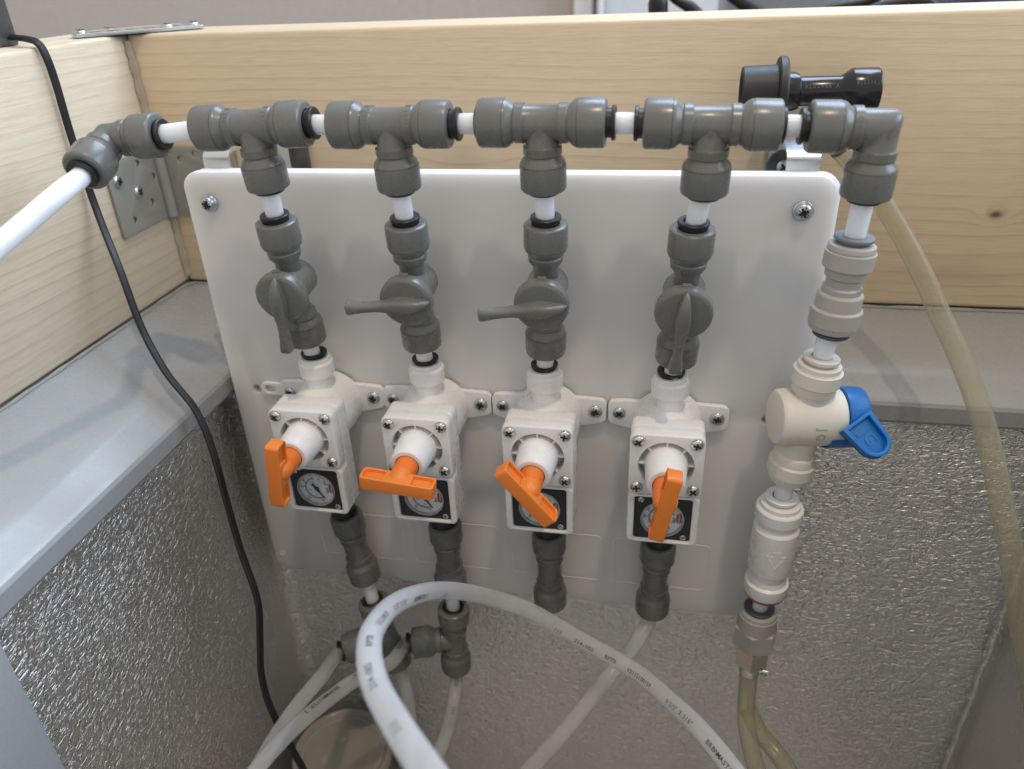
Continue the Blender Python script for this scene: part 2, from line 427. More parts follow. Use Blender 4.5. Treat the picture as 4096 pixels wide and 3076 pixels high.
# timber collar
bb = thing('wooden_beam', 'long pale pine collar beam across the back', 'beam', (210, 97, ZB))
mb = MB(); mb.box((XL+297.5, 97.5, (ZT+ZB)/2), (595, 45, ZT-ZB), 2.2, 3)
mb.build('timber', 'wood_x', bb, (210, 97, ZB))
mb = MB(); pts = [V(XL+1.2+random.uniform(-0.4, 0.4), YW-1.0, ZT-3-i*3.0) for i in range(46)]
mb.tube(pts, [2.2+random.uniform(-0.5, 0.6) for _ in pts], 8); mb.build('sealant_bead', 'sealant', bb, (210, 97, ZB))
lb = thing('wooden_beam', 'shorter brightly lit pine collar beam running along the left', 'beam', (-86, -150, ZB))
mb = MB(); mb.box((XL-22.8, -174, (ZT+ZB)/2), (45, 590, ZT-ZB), 2.2, 3)
mb.build('timber', 'wood_y', lb, (-86, -150, ZB))

rb = MB(); rb.box((XR+23, -174, (ZT+ZB)/2), (45, 590, ZT-ZB), 2.2, 3)
tag(rb.build('wooden_beam', 'wood_y', None), 'pine collar beam along the right side of the freezer', 'beam')['kind'] = 'structure'

# ------------------------------------------------------------------ fasteners
def screw(parent, org, c, ax, r, h, mat='steel', washer=0.0, rot=0.4, name='screw', star=False):
    """pan-head cross-recess screw; ax points out of the surface"""
    ax = Vector(ax).normalized(); c = Vector(c)
    mb = MB(); s0 = 0
    if washer:
        mb.lathe(c, ax, [(0, washer), (0.9, washer), (1.1, washer-0.3), (1.1, 0)], 28); s0 = 1.1
    prof = [(s0-0.3, r)]+[(s0+h*(0.25+0.75*math.sin(math.radians(a))), r*(1-0.02)*math.cos(math.radians(a))) for a in (0, 18, 36, 52, 66, 78)]+[(s0+h, 0)]
    mb.lathe(c, ax, prof, 24)
    o = mb.build(name, mat, parent, org, sharp=60)
    x = Vector((1, 0.1, 0.03)) if abs(ax.x) < 0.8 else Vector((0, 1, 0.1))
    m = frame(c+ax*(s0+h*0.97), x, ax) @ Matrix.Rotation(rot, 4, 'Z')
    mr = MB()
    mr.box((0, 0, -0.2), (r*1.15, r*0.30, h*0.26+0.2), 0, mat=m); mr.box((0, 0, -0.19), (r*0.30, r*1.15, h*0.26+0.2), 0, mat=m)  # slightly raised dark bars drawn as the shaded cross slot
    if star:
        m2 = m @ Matrix.Rotation(math.radians(45), 4, 'Z')
        mr.box((0, 0, -0.2), (r*1.3, r*0.09, h*0.22+0.2), 0, mat=m2); mr.box((0, 0, -0.19), (r*0.09, r*1.3, h*0.22+0.2), 0, mat=m2)
    mr.build('recess', 'recess', o, org)
    return o

# corner bracket of grey painted steel
og = V(-62, 70, -44); br_ = thing('corner_bracket', 'grey painted perforated corner bracket screwed inside the timber corner', 'bracket', og)
zc = (-3.8-44.2)/2; hh = 41.0
holesL = [(11, 10), (24, 14), (9, -9), (26, -12), (17, 2), (33, 6), (34, -3)]
mb = MB()
y0b = 27.5; L = 43.0
mb.add(*prism([rr(L, hh, 2.0)]+[circ(2.0, -L/2+a, b, 14) for a, b in [(12, -13), (27, 15), (31, -8), (38, 5)]], 1.4, 0.25, Matrix.Translation(V(XL+1.0, y0b+L/2, zc)) @ Matrix(((0, 0, 1, 0), (1, 0, 0, 0), (0, 1, 0, 0), (0, 0, 0, 1)))))
mb.build('bracket_leg', 'bracket', br_, og)
mb = MB(); mb.add(*prism([rr(46, hh, 2.0)]+[circ(2.0, a, b, 14) for a, b in [(-12, 13), (-2, 16), (-10, -8), (4, -10), (12, 4)]], 1.4, 0.25, on_xz(XL+5+23, YW-1.0, zc)))
mb.build('bracket_leg', 'bracket', br_, og)
mb = MB(); mb.tube([V(XL+3.5, YW-3.5, zc-20), V(XL+3.5, YW-3.5, zc+20)], 3.2, 16); mb.build('bracket_fold', 'bracket', br_, og)
for q in ((470, 727), (553, 768)):
    p_ = atx(*q, XL+1.8); screw(br_, og, p_, (1, 0, 0), 3.3, 1.6, 'zinc', rot=random.random())

# mending plate lying on top of the corner
og = V(-60, 90, ZT); mp = thing('mending_plate', 'flat silver mending plate lying on top of the timber corner', 'plate', og)
mb = MB()
m_ = Matrix.Translation(V(-58.5, 80.5, ZT+1.4)) @ Matrix.Rotation(math.radians(43), 4, 'Z')
mb.add(*prism([rr(66, 17, 1.5)]+[circ(2.2, x, 0, 14) for x in (-29, -15, 15, 29)], 1.8, 0.2, m_)); mb.build('plate', 'zinc', mp, og)
for x in (-29, -15, 15, 29): screw(mp, og, m_ @ V(x, 0, 0.8), (0, 0, 1), 3.2, 1.7, 'zinc', rot=random.random())
mb = MB()
for i in range(10):
    a = m_ @ V(-22+i*4.6, random.uniform(-6, 4), 1.0)
    mb.tube([a+V(-4, -3, -0.2), a+V(-1.5, -1, 0.1), a+V(1.5, 1.2, 0.1), a+V(4, 3.5, -0.2)], [0.3, 0.7+random.random()*0.4, 0.8, 0.3], 8)
mb.build('sealant_smear', 'sealant', mp, og)

# dark steel bar at the very left
mb = MB(); mb.box((-95, 14.5, 120), (16, 20, 128.6), 0.8, 2)
tag(mb.build('steel_bar', 'dark_steel', None), 'mottled dark steel bar rising from the top of the left beam', 'bar')

# ------------------------------------------------------------------ white board
og = V(150, 0, -251); bd = thing('plastic_board', 'white polyethylene board carrying the regulators', 'board', og)
mb = MB(); mb.add(*prism([rr(300, 251, 8.5, 0, 0, 10), circ(2.6, 14.2-150, 125.5-118.9), circ(2.6, 284.6-150, 125.5-118.5)], 4.6, 0.45, on_xz(150, 2.3, -125.5)))
mb.build('front_panel', 'board', bd, og)
mb = MB(); mb.add(*prism([rr(301.5, 250, 8.5, 0, 0, 10)], 4.6, 0.45, on_xz(151.2, 7.4, -125.2))); mb.build('back_panel', 'board', bd, og)
for i, xc in enumerate((61.0, 119.5, 179.3, 238.4)):
    mb = MB(); mb.add(*prism([rr(53, 33.5, 3.5), rr(51.4, 31.9, 2.8)], 0.6, 0.2, on_xz(xc, 0.06, -217.6))); mb.build('moulded_frame', 'board_plain', bd, og)
for (px, py) in ((1130, 2210),):
    p_ = aty(px, py, 0); mb = MB(); mb.lathe(p_, (0, -1, 0), [(-0.2, 2.4), (0.25, 2.2), (0.3, 1.6), (0.05, 1.2), (0.05, 0)], 20); mb.build('moulded_dimple', 'board_plain', bd, og)
for (px, py) in ((840, 813), (3211, 843)):
    screw(bd, og, aty(px, py, -0.1), (0, -1, 0), 3.6, 2.6, 'zinc', washer=4.3, rot=0.3+px*0.001, star=True)

# hangers
def hanger(x, lab):
    og = V(x, 70, -12); t = thing('hanger', lab, 'hanger', og, 'aluminium hangers holding the board')
    mb = MB(); pts2 = [(11.2, -40), (11.2, 3.0), (11.6, 4.6), (12.8, 5.6), (14.5, 6.0), (40, 8.5), (66, 11.0), (70, 11.0), (72.2, 9.5), (72.6, 7), (72.6, -24)]
    vs = []; fs = []; hw = 6.8; n_ = len(pts2); th = 1.5
    nor = []
    for i in range(n_):
        a = Vector(pts2[max(i-1, 0)]); b = Vector(pts2[min(i+1, n_-1)]); d = (b-a).normalized(); nor.append(Vector((d.y, -d.x)))
    for i, q in enumerate(pts2):
        for sgn in (-1, 1):
            for k in (0, 1):
                p2 = Vector(q)-nor[i]*th*k*1.0
                vs.append(V(x+sgn*hw, p2.x, p2.y))
    for i in range(n_-1):
        a = i*4; b = a+4
        fs += [(a, a+2, b+2, b), (a+1, b+1, b+3, a+3), (a, b, b+1, a+1), (a+2, a+3, b+3, b+2)]
    fs += [(0, 1, 3, 2), ((n_-1)*4, (n_-1)*4+2, (n_-1)*4+3, (n_-1)*4+1)]
    mb.add(vs, fs); mb.build('strap', 'alu', t, og, sharp=40)
    return t, og
t, og = hanger(14.2, 'bent aluminium hanger behind the board below the leftmost tee')
mb = MB(); mb.add(*prism([rr(10, 34, 1.0)], 2, 0.3, on_xz(27.5, 73, -10))); mb.build('backing_plate', 'dark_steel', t, og)
t, og = hanger(286.0, 'bent aluminium hanger behind the board below the black disconnect')
pc = aty(3135, 668, 71.5)
mb = MB(); mb.add(*prism([rr(21, 34, 1.5)], 2, 0.3, on_xz(pc.x+1.5, 73.8, pc.z-1.0))); mb.build('backing_plate', 'bracket', t, og)
mb = MB(); mb.lathe(pc+V(0, 1.2, 0), (0, -1, 0), [(0, 8.2), (1.2, 8.2), (1.4, 7.9), (1.4, 0)], 32); mb.build('washer', 'dark_steel', t, og)
screw(t, og, pc+V(0, -0.2, 0), (0, -1, 0), 3.8, 1.8, 'zinc', rot=0.6)

# ------------------------------------------------------------------ push-fit fittings
def duo(L, neck=6.8, collar=9.45, ring=7.7):
    k = collar/9.45
    return [(0, neck), (L-18.6, neck), (L-18.2, neck+0.15), (L-17.9, ring), (L-14.9, ring), (L-14.3, ring-0.45), (L-13.7, ring-0.25), (L-12.3, 8.75*k), (L-11.1, 9.25*k), (L-10.8, 9.30*k), (L-10.7, 9.10*k), (L-10.5, 9.10*k), (L-10.4, 9.40*k),
            (L-10.1, collar), (L-1.3, collar-0.08), (L-0.55, collar-0.35), (L-0.1, collar-0.95), (L, collar-1.5), (L-0.05, 5.9), (L-0.3, 5.75), (L-4, 5.75)]
def collet(parent, org, end, ax, pr, mat='black', r=6.5):
    mb = MB(); mb.lathe(end, ax, [(-3, 5.5), (pr-1.5, 5.5), (pr-1.45, r-0.1), (pr-1.2, r), (pr-0.3, r), (pr, r-0.35), (pr, 4.35), (pr-0.4, 4.05), (-3, 4.05)], 36)
    mb.build('collet', mat, parent, org)
def letters(mb, txt, c, ax, rad, ang, size, sp, radial0, flip=1):
    """characters wrapped round a cylinder: ax = cylinder axis (letters' up), radial0 = outward direction of the middle"""
    ax = Vector(ax).normalized(); r0 = Vector(radial0); r0 = (r0-ax*r0.dot(ax)).normalized(); t0 = ax.cross(r0)
    n_ = len(txt)
    for i, ch in enumerate(txt):
        if ch == ' ': continue
        a = ang + (i-(n_-1)/2)*sp/rad
        rd = r0*math.cos(a)+t0*math.sin(a); tg = t0*math.cos(a)-r0*math.sin(a)
        m = frame(Vector(c)+rd*(rad+0.09), tg, rd); put_text(mb, ch, size, m)

CAMN = R2*-1
ROWY = -29.0
tee_px = [(1010, 505), (1563, 500), (2167, 492), (2845, 498)]
TC = [aty(*q, ROWY) for q in tee_px]
EL = aty(440, 558, ROWY); ER = aty(3522, 512, ROWY)
VT = [aty(1103, 880, -26), aty(1622, 890, -26), aty(2183, 890, -26), aty(2772, 910, -26)]
VB = [aty(1232, 1361, -18), aty(1690, 1378, -18), aty(2183, 1405, -18), aty(2703, 1440, -18)]
REGX = [59.6, 118.2, 177.4, 236.9]; REGZ = -122.0; AXY = -14.0
node = [EL]+TC+[ER]
words = ['first', 'second', 'third', 'fourth']
RUN, BRANCH = 25.0, 26.5
ends = {}
for i in range(4):
    c = TC[i]; og = c.copy()
    dl = (node[i]-c).normalized(); dr = (node[i+2]-c).normalized(); dx = (dr-dl).normalized()
    db = (VT[i]-c); db = (db-dx*db.dot(dx)).normalized()
    t = thing('tee_fitting', ['grey push-fit tee nearest the left elbow in the top row', 'grey push-fit tee second from left in the top row', 'grey push-fit tee third from left in the top row', 'grey push-fit tee in the top row nearest the black disconnect'][i], 'tee fitting', og, 'grey tees in the top row')
    mb = MB(); mb.lathe(c, dx, duo(RUN)); mb.lathe(c, -dx, duo(RUN)); mb.lathe(c, db, duo(BRANCH))
    mb.build('body', 'grey', t, og, sharp=30)
    mt = MB()
    out = CAMN.copy()
    letters(mt, '8 (5/16)' if i < 2 else ('KL02367' if i == 2 else 'KL0236'), c+db*(BRANCH-16.4), -db, 7.72, 0, 2.6, 1.75, V(0, -1, 0.1))
    if i < 2:
        letters(mt, '8 (5/16)', c-dx*(RUN-16.4), dx, 7.72, 0.1, 2.6, 1.75, V(0, -0.75, 0.6)); letters(mt, '8 (5/16)', c+dx*(RUN-16.4), dx, 7.72, 0.1, 2.6, 1.75, V(0, -0.75, 0.6))
    else:
        for s_ in (-1, 1): letters(mt, 'K', c+dx*s_*7.0, -dx, 6.82, 0.0, 4.2, 2, V(0, -0.9, 0.2))
        letters(mt, 'III' if i == 2 else 'VI', c+db*2.5, -db, 6.95, 0, 3.0, 1.2, V(0, -1, 0.1))
    mt.build('moulded_lettering', 'grey', t, og)
    pl, pr, pb = [(0.9, 3.6, 1.6), (0.9, 3.9, 1.6), (0.9, 3.6, 1.4), (3.4, 1.4, 1.6)][i]
    collet(t, og, c-dx*RUN, -dx, pl); collet(t, og, c+dx*RUN, dx, pr); collet(t, og, c+db*BRANCH, db, pb)
    ends[i] = (c-dx*RUN, c+dx*RUN, c+db*BRANCH, dx, db)

def elbow(name_, label, c, d1, d2, L1, L2, p1, p2):
    og = c.copy(); t = thing('elbow_fitting', label, 'elbow fitting', og)
    d1 = d1.normalized(); d2 = d2.normalized()
    mb = MB(); seg = 44; r = 6.8; nr = d1.cross(d2).normalized(); bis = (d1+d2).normalized()
    first = []
    for da_, dB_, L in ((d1, d2, L1), (d2, d1, L2)):
        e1 = (dB_-da_*dB_.dot(da_)).normalized(); ring = []
        for i in range(seg):
            a_ = 2*math.pi*i/seg; e = e1*math.cos(a_)+nr*math.sin(a_); q = e.dot(e1)
            ring.append((c+e*r+da_*(r*q*(1.0 if q > 0 else 0.55)), e, q))
        first.append([p for p, e, q in ring])
        vs = [p for p, e, q in ring]; fs = []; pf = [(7.0, 6.8)]+duo(L)[2:]
        for (tt, rr_) in pf: vs += [c+e*rr_+da_*tt for p, e, q in ring]
        for j in range(len(pf)):
            for i in range(seg): fs.append((j*seg+i, j*seg+(i+1) % seg, (j+1)*seg+(i+1) % seg, (j+1)*seg+i))
        mb.add(vs, fs)
    mid = []
    for i in range(seg):
        q = math.cos(2*math.pi*i/seg); mid.append((first[0][i]+first[1][i])/2-bis*(0.13*r*max(0, -q)))
    vs = first[0]+mid+first[1]; fs = []
    for j in range(2):
        for i in range(seg): fs.append((j*seg+i, j*seg+(i+1) % seg, (j+1)*seg+(i+1) % seg, (j+1)*seg+i))
    mb.add(vs, fs)
    o = mb.build('body', 'grey', t, og, sharp=34)
    bm = bmesh.new(); bm.from_mesh(o.data); bmesh.ops.remove_doubles(bm, verts=bm.verts[:], dist=1e-6); bmesh.ops.recalc_face_normals(bm, faces=bm.faces[:]); bm.to_mesh(o.data); bm.free()
    collet(t, og, c+d1*L1, d1, p1); collet(t, og, c+d2*L2, d2, p2)
    return t, og
dirL2 = V(0.02, -math.cos(math.radians(22)), -math.sin(math.radians(22)))
t, og = elbow('e', 'grey push-fit elbow at the left end of the top row', EL, TC[0]-EL, dirL2, 25, 23.5, 2.4, 2.2)
dr_ = (TC[3]-ER).normalized(); dv = aty(3438, 870, -27)-ER; dv = (dv-dr_*dv.dot(dr_)).normalized()
t, og = elbow('e', 'grey push-fit elbow at the right end of the top row', ER, dr_, dv, 25, 25.5, 3.0, 1.6)
mt = MB(); letters(mt, 'VI', ER+V(3, 0, -1), V(0, 0, 1), 6.85, 0.0, 4.0, 2.2, V(0, -1, 0.1)); letters(mt, 'KL0245', ER+dr_*8.6, -dr_, 7.72, 0.1, 2.4, 1.7, V(0, -1, 0.2)); mt.build('moulded_lettering', 'grey', t, og)

def short_tube(a, b, label, r=4.0, mat='tube'):
    mb = MB(); mb.tube([a, (a+b)/2, b], r, 28); o = mb.build('tube', mat, None, a)
    o.location = Vector(a)*U
    return tag(o, label, 'tube', 'short white connecting tubes')
# row tubes
e1 = EL+(TC[0]-EL).normalized()*20
short_tube(e1, ends[0][0]+ends[0][3]*4, 'short white tube between the left elbow and the leftmost tee')
for i in range(3):
    short_tube(ends[i][1]-ends[i][3]*4, ends[i+1][0]+ends[i+1][3]*4, 'short white tube joining the %s and %s tees of the top row' % (words[i], words[i+1]))
short_tube(ends[3][1]-ends[3][3]*4, ER+dr_*20, 'short white tube in front of the black disconnect')

# ------------------------------------------------------------------ ball valves
def valve(i):
    a, b = VT[i], VB[i]; c = (a+b)/2; L = (b-a).length/2; ax = (b-a).normalized(); og = b.copy()
    ang = [-93.5, 184.5, 186.5, -94][i]
    lab = ['grey valve with lever down, on the leftmost line', 'grey valve with lever pointing left, on the second line', 'grey valve with lever pointing left, on the third line', 'grey valve with lever down, on the line nearest the right edge of the board'][i]
    t = thing('ball_valve', lab, 'valve', og, 'grey ball valves in a row')
    fr_ = V(0, -1, 0); fr_ = (fr_-ax*fr_.dot(ax)).normalized()
    mb = MB(); mb.lathe(c, ax, duo(L, 5.6)[:1]+[(L-20.4, 5.6), (L-19.4, 5.9), (L-17.4, 7.3)]+duo(L, 5.6)[4:]); mb.lathe(c, -ax, [(0, 5.6), (L-20.4, 5.6), (L-19.4, 5.9), (L-17.4, 7.3)]+duo(L, 5.6)[4:])
    mb.lathe(c, -fr_, [(0, 9.2), (7.2, 9.2), (8.3, 8.8), (9.0, 7.8), (9.0, 0)]); mb.lathe(c, fr_, [(0, 9.2), (9.2, 9.0), (9.2, 7.5), (11, 7.5)])
    mb.build('body', 'grey', t, og, sharp=30)
    mt = MB(); letters(mt, 'duotight', c-ax*(L-16.2), -ax, 7.75, -0.5, 2.3, 1.45, V(0, -1, 0)); mt.build('moulded_lettering', 'grey', t, og)
    collet(t, og, a, -ax, 3.0); collet(t, og, b, ax, 1.5)
    # knob disc with lever
    mb = MB(); mb.lathe(c, fr_, [(9.6, 6), (9.6, 11.2), (10.2, 12.0), (12.8, 12.1), (14.2, 11.8), (15.0, 11.0), (15.2, 10.2), (15.2, 0)], 48)
    k = mb.build('knob', 'grey', t, og)
    u = V(math.cos(math.radians(ang)), 0, math.sin(math.radians(ang))); u = (u-fr_*u.dot(fr_)).normalized(); s_ = fr_.cross(u)
    st = [(-11.4, 0.35, 15.6), (-10.2, 1.1, 17.5), (-8, 1.7, 19.2), (-4, 2.5, 20.4), (0, 3.0, 20.6), (4, 2.9, 20.4), (8, 2.3, 20.0), (12, 1.8, 19.8), (16, 1.75, 19.9), (20, 1.95, 20.1), (23.5, 2.4, 20.3), (26.2, 2.65, 20.3), (26.7, 2.3, 20.0)]
    vs = []; fs = []; n_ = 10
    for (q, hw, top) in st:
        bot = 14.8 if q < 10 else 14.8+min(1.2, (q-10)*0.12)
        pf = [(-hw*1.18, bot), (-hw*1.06, (bot+top)/2), (-hw, top-0.9), (-hw*0.8, top-0.3), (-hw*0.45, top), (hw*0.45, top), (hw*0.8, top-0.3), (hw, top-0.9), (hw*1.06, (bot+top)/2), (hw*1.18, bot)]
        vs += [c+u*q+s_*x+fr_*y for x, y in pf]
    for j in range(len(st)-1):
        for m_ in range(n_): fs.append((j*n_+m_, j*n_+(m_+1) % n_, (j+1)*n_+(m_+1) % n_, (j+1)*n_+m_))
    fs += [tuple(range(n_)), tuple(reversed(range((len(st)-1)*n_, len(st)*n_)))]
    mb = MB(); mb.add(vs, fs); mb.build('lever', 'grey', t, og, sharp=40)
    # indicator nub on top of the disc and ON lettering
    mb = MB(); mb.box((0, 0, 0), (3.6, 2.2, 1.2), 0.2, 1, frame(c-ax*12.2+fr_*11.4, fr_.cross(ax), ax)); mb.build('stop_nub', 'grey', t, og)
    if i == 0:
        mt = MB(); letters(mt, 'ON', c+fr_*12.0, fr_, 12.12, math.radians(0), 2.8, 2.6, V(0.9, 0, 0.55)); mt.build('moulded_lettering', 'grey', t, og)
    return a, b, ax
for i in range(4):
    a, b, ax = valve(i)
    short_tube(ends[i][2]-ends[i][4]*4, a+ax*4, 'short white tube between the %s tee and the valve below it' % words[i])
    short_tube(b-ax*4, V(REGX[i], AXY, -94), 'short white tube between the %s valve and the regulator below it' % words[i])

# ------------------------------------------------------------------ regulators (built once, copied three times)
HY = -56.0
def regulator(x, label):
    og = V(x, 0, REGZ); t = thing('pressure_regulator', label, 'regulator', og, 'inline pressure regulators')
    z = REGZ
    mb = MB()
    mb.lathe((x, 0, z+1), (0, -1, 0), [(1.0, 17.2), (9, 17.0), (22, 16.4), (25, 15.0), (25, 0)], 48)
    up = V(x, AXY, z+10)
    mb.lathe(up, (0, 0, 1), [(0, 7.0), (12.6, 6.9), (13.0, 7.1), (13.3, 8.5), (13.8, 8.85), (20.2, 8.75), (21.0, 8.2), (21.3, 7.7), (23.0, 7.6), (23.5, 7.2), (23.5, 5.7), (20, 5.7)], 44)
    mb.lathe(V(x, AXY, z-14), (0, 0, -1), [(0, 8.0), (34, 8.0), (34, 5), (30, 5)], 36)
    mb.build('housing', 'white', t, og, sharp=30)
    mb = MB()
    for sgn in (-1, 1):
        out = [(10, 11.9), (25.5, 11.2), (28.0, 10.6), (29.3, 8.8), (29.35, 0.2), (28.2, -1.6), (25.5, -2.6), (10, -6.3)]
        if sgn < 0: out = [(-a, b) for a, b in reversed(out)]
        mb = MB(); mb.add(*prism([out], 3.2, 0.4, on_xz(x, -1.85, z))); mb.build('bracket_wing', 'white', t, og)
    for sgn in (-1, 1): screw(t, og, V(x+sgn*23.8, -3.4, z+4.3), (0, -1, 0), 3.6 if sgn > 0 else 3.2, 1.7, 'steel' if sgn > 0 else 'zinc', rot=0.2+sgn, star=True)
    # front block with the gauge well
    mb = MB()
    mb.add(*prism([rr(33.6, 62.2, 3.0)], 9.0, 0.5, on_xz(x, -28.2, z-15.3)))
    mb.add(*prism([rr(33.4, 28.6, 3.0), rr(27.0, 25.6, 1.4, 0, 0.1)], 7.4, 0.6, on_xz(x, -36.2, z-32.0)))
    mb.build('body', 'white', t, og, sharp=30)
    mb = MB(); mb.add(*prism([rr(33.6, 33.4, 3.6), circ(12.6, 0, 0, 40)], 7.6, 0.7, on_xz(x, -36.6, z-0.6+0.2)))
    mb.build('bonnet_plate', 'white', t, og, sharp=30)
    mb = MB(); mb.lathe(V(x, -32.8, z), (0, -1, 0), [(0, 12.7), (0.2, 12.7), (2.2, 10.4), (4.6, 9.95), (21.0, 8.75), (22.5, 8.4), (23.2, 7.7), (23.3, 7.0), (23.2, 5.9), (22.4, 5.75), (14, 5.75)], 48)
    for k in range(8):
        a = math.radians(90+45*k+0.01); m_ = frame(V(x+11.3*math.cos(a), -36.6, z+11.3*math.sin(a)), V(math.cos(a), 0, math.sin(a)), V(0, -1, 0))
        mb.box((0, 0, 0), (3.4, 0.7, 5.6), 0, mat=m_)
    mb.build('bonnet', 'white', t, og, sharp=30)
    for (sx, sz) in ((-12.9, 12.6), (12.9, 12.6), (-12.9, -12.7), (12.9, -12.7)):
        screw(t, og, V(x+sx, -40.3, z+sz), (0, -1, 0), 2.95, 2.0, 'steel', rot=0.75+sx*0.03+sz*0.02)
    # gauge
    gz = z-33.0
    mb = MB(); mb.add(*prism([rr(26.6, 25.2, 1.2), circ(10.4, 0, -0.4, 40)], 3.0, 0.3, on_xz(x, -37.0, gz+1.0))); g = mb.build('gauge', 'matt_black', t, og)
    gc = V(x, 0, gz+0.6)
    mb = MB(); mb.lathe(gc+V(0, -37.4, 0), (0, -1, 0), [(0, 10.4), (0.05, 0)], 40); mb.build('dial', 'dial', g, og)
    mb = MB(); mb.lathe(gc+V(0, -35.2, 0), (0, -1, 0), [(0, 10.35), (3.9, 10.35), (4.1, 10.1), (4.0, 9.75), (2.6, 9.65), (2.1, 9.6)], 48); mb.build('bezel', 'bezel', g, og)
    mb = MB(); mb.lathe(gc+V(0, -38.9, 0), (0, -1, 0), [(0, 9.8), (0.35, 7), (0.5, 0)], 40); mb.build('lens', 'lens', g, og)
    ym = -37.5
    def gm(r_, a_, rot=90): return frame(gc+V(r_*math.cos(math.radians(a_)), ym, r_*math.sin(math.radians(a_))), V(math.cos(math.radians(rot)), 0, math.sin(math.radians(rot))), V(0, -1, 0))
    mk = MB(); mr = MB(); mw = MB()
    for k in range(41):
        a = -58-k*5.0; m_ = gm(6.2, a, a); major = k % 5 == 0
        mk.box((0.25 if major else 0.1, 0, 0), (2.0 if major else 1.2, 0.24, 0.02), mat=m_)
    for k in range(80):
        a = -58-k*2.5; mk.box((0, 0, 0), (0.16, 0.30, 0.02), mat=gm(6.2, a, a))
    for tx, a in (('10', -72), ('20', -130), ('30', 178), ('40', 145)): put_text(mr, tx, 2.1, gm(8.2, a))
    put_text(mr, '50', 1.6, gm(8.4, 108))
    for tx, a in (('1', -95), ('2', -160), ('3', 125)): put_text(mk, tx, 1.9, gm(4.2, a))
    put_text(mk, '4', 1.9, gm(6.0, 72)); put_text(mr, 'psi', 2.3, gm(6.0, 38)); put_text(mk, 'bar', 2.5, gm(5.6, -8))
    mr.add(*prism([rr(6.0, 2.5, 1.2)], 0.03, 0, gm(7.9, 4) @ Matrix.Translation(V(0, 0, 0.0)))); put_text(mw, 'KegLand', 1.45, gm(7.9, 4) @ Matrix.Translation(V(0, -0.05, 0.05)))
    mk.build('dial_marks', 'print', g, og); mr.build('dial_marks_red', 'print_red', g, og); mw.build('dial_logo_text', 'print_white', g, og)
    mb = MB(); m_ = gm(0, 0, -56) @ Matrix.Translation(V(0, 0, 0.7))
    mb.add(*prism([[(-3.6, -0.9), (-2.0, -0.45), (0, -1.0), (2.2, -0.5), (7.0, -0.1), (7.0, 0.1), (2.2, 0.5), (0, 1.0), (-2.0, 0.45), (-3.6, 0.9)]], 0.25, 0, m_)); mb.lathe(gc+V(0, -37.6, 0), (0, -1, 0), [(0, 1.2), (0.5, 1.2), (0.7, 0.7), (0.7, 0)], 16)
    mb.build('needle', 'matt_black', g, og)
    for (sx, sz) in ((-10.4, 11.0), (10.4, -9.9)): screw(g, og, V(x+sx, -38.0, gz+sz+0.2), (0, -1, 0), 1.7, 0.8, 'steel', rot=0.5+sx, name='gauge_screw')
    # outlet stub
    mb = MB(); mb.lathe(V(x, AXY, z-46), (0, 0, -1), [(-4, 6.9), (21.5, 6.9), (22.0, 6.4), (22.5, 4)], 32); mb.build('outlet_stub', 'black', t, og)
    # T-handle, turning about the bonnet axis
    oh = V(0, 0, 0)
    mb = MB()
    th = [(0, 5.5), (8.0, 5.5)]; prof_ = [(-8, 5.45)]
    for k in range(9): prof_ += [(0.3+k*0.9, 5.5), (0.55+k*0.9, 5.15), (0.75+k*0.9, 5.15)]
    prof_ += [(8.6, 5.5), (9.4, 5.4), (10.4, 5.4), (12.5, 5.2), (14.2, 4.5), (15.4, 3.2), (15.6, 0)]
    mb.lathe(oh, (0, -1, 0), prof_, 36)
    yc = -13.6
    mbar = Matrix.Translation(V(0, yc, 0))           # local x = bar, local y = depth along the axis, z = thickness
    bar = rr(34.5, 8.6, 1.9); ins = rr(32.0, 6.3, 1.2)
    mb.add(*prism([bar, ins], 6.6, 0.45, mbar)); mb.add(*prism([rr(33, 7.4, 1.2)], 3.2, 0.1, mbar))
    mb.add(*prism([rr(13.5, 8.2, 2.4)], 6.3, 0.5, mbar))
    mt = MB()
    for s_ in (1, -1):
        m1 = frame(V(-11.2, yc, s_*1.68), V(1, 0, 0), V(0, 0, s_)); m2 = frame(V(11.2, yc, s_*1.68), V(1, 0, 0), V(0, 0, s_))
        put_text(mt, '-', 4, m1); put_text(mt, '+', 4, m2)
    h = mb.build('handle', 'orange', t, oh, sharp=30)
    ht = mt.build('handle_marks', 'orange', h, oh)
    h.location = V(0, HY, 0)*U
    return t, h
def copy_tree(o, parent=None):
    c = o.copy(); scene.collection.objects.link(c)
    if parent is not None: c.parent = parent
    for ch in [q for q in list(bpy.data.objects) if q.parent == o]: copy_tree(ch, c)
    return c
reg_lab = ['white regulator with its orange handle upright, at the left end of the row', 'white regulator with its orange handle level, second in the row',
           'white regulator with its orange handle slanting down to the right, third in the row', 'white regulator with its orange handle upright, at the right end of the row']
reg_ang = [83.5, -6, -50.5, 79.5]
r0_, h0_ = regulator(REGX[0], reg_lab[0])
regs = [r0_]+[copy_tree(r0_) for _ in range(3)]
for i, r_ in enumerate(regs):
    r_.location = V(REGX[i], 0, REGZ)*U; r_['label'] = reg_lab[i]
    for ch in bpy.data.objects:
        if ch.parent == r_ and ch.name.startswith('handle'): ch.rotation_euler = (0, math.radians(-reg_ang[i]), 0)
# keyhole tab on the outermost bracket
mb = MB(); og = V(REGX[0], 0, REGZ)
mb.add(*prism([rr(15, 8, 3.9, -34.3, 4.9), rr(6, 4.4, 2.1, -36.0, 4.9)], 2.0, 0.3, on_xz(REGX[0], -1.3, REGZ)))
mb.build('bracket_tab', 'white', regs[0], og)
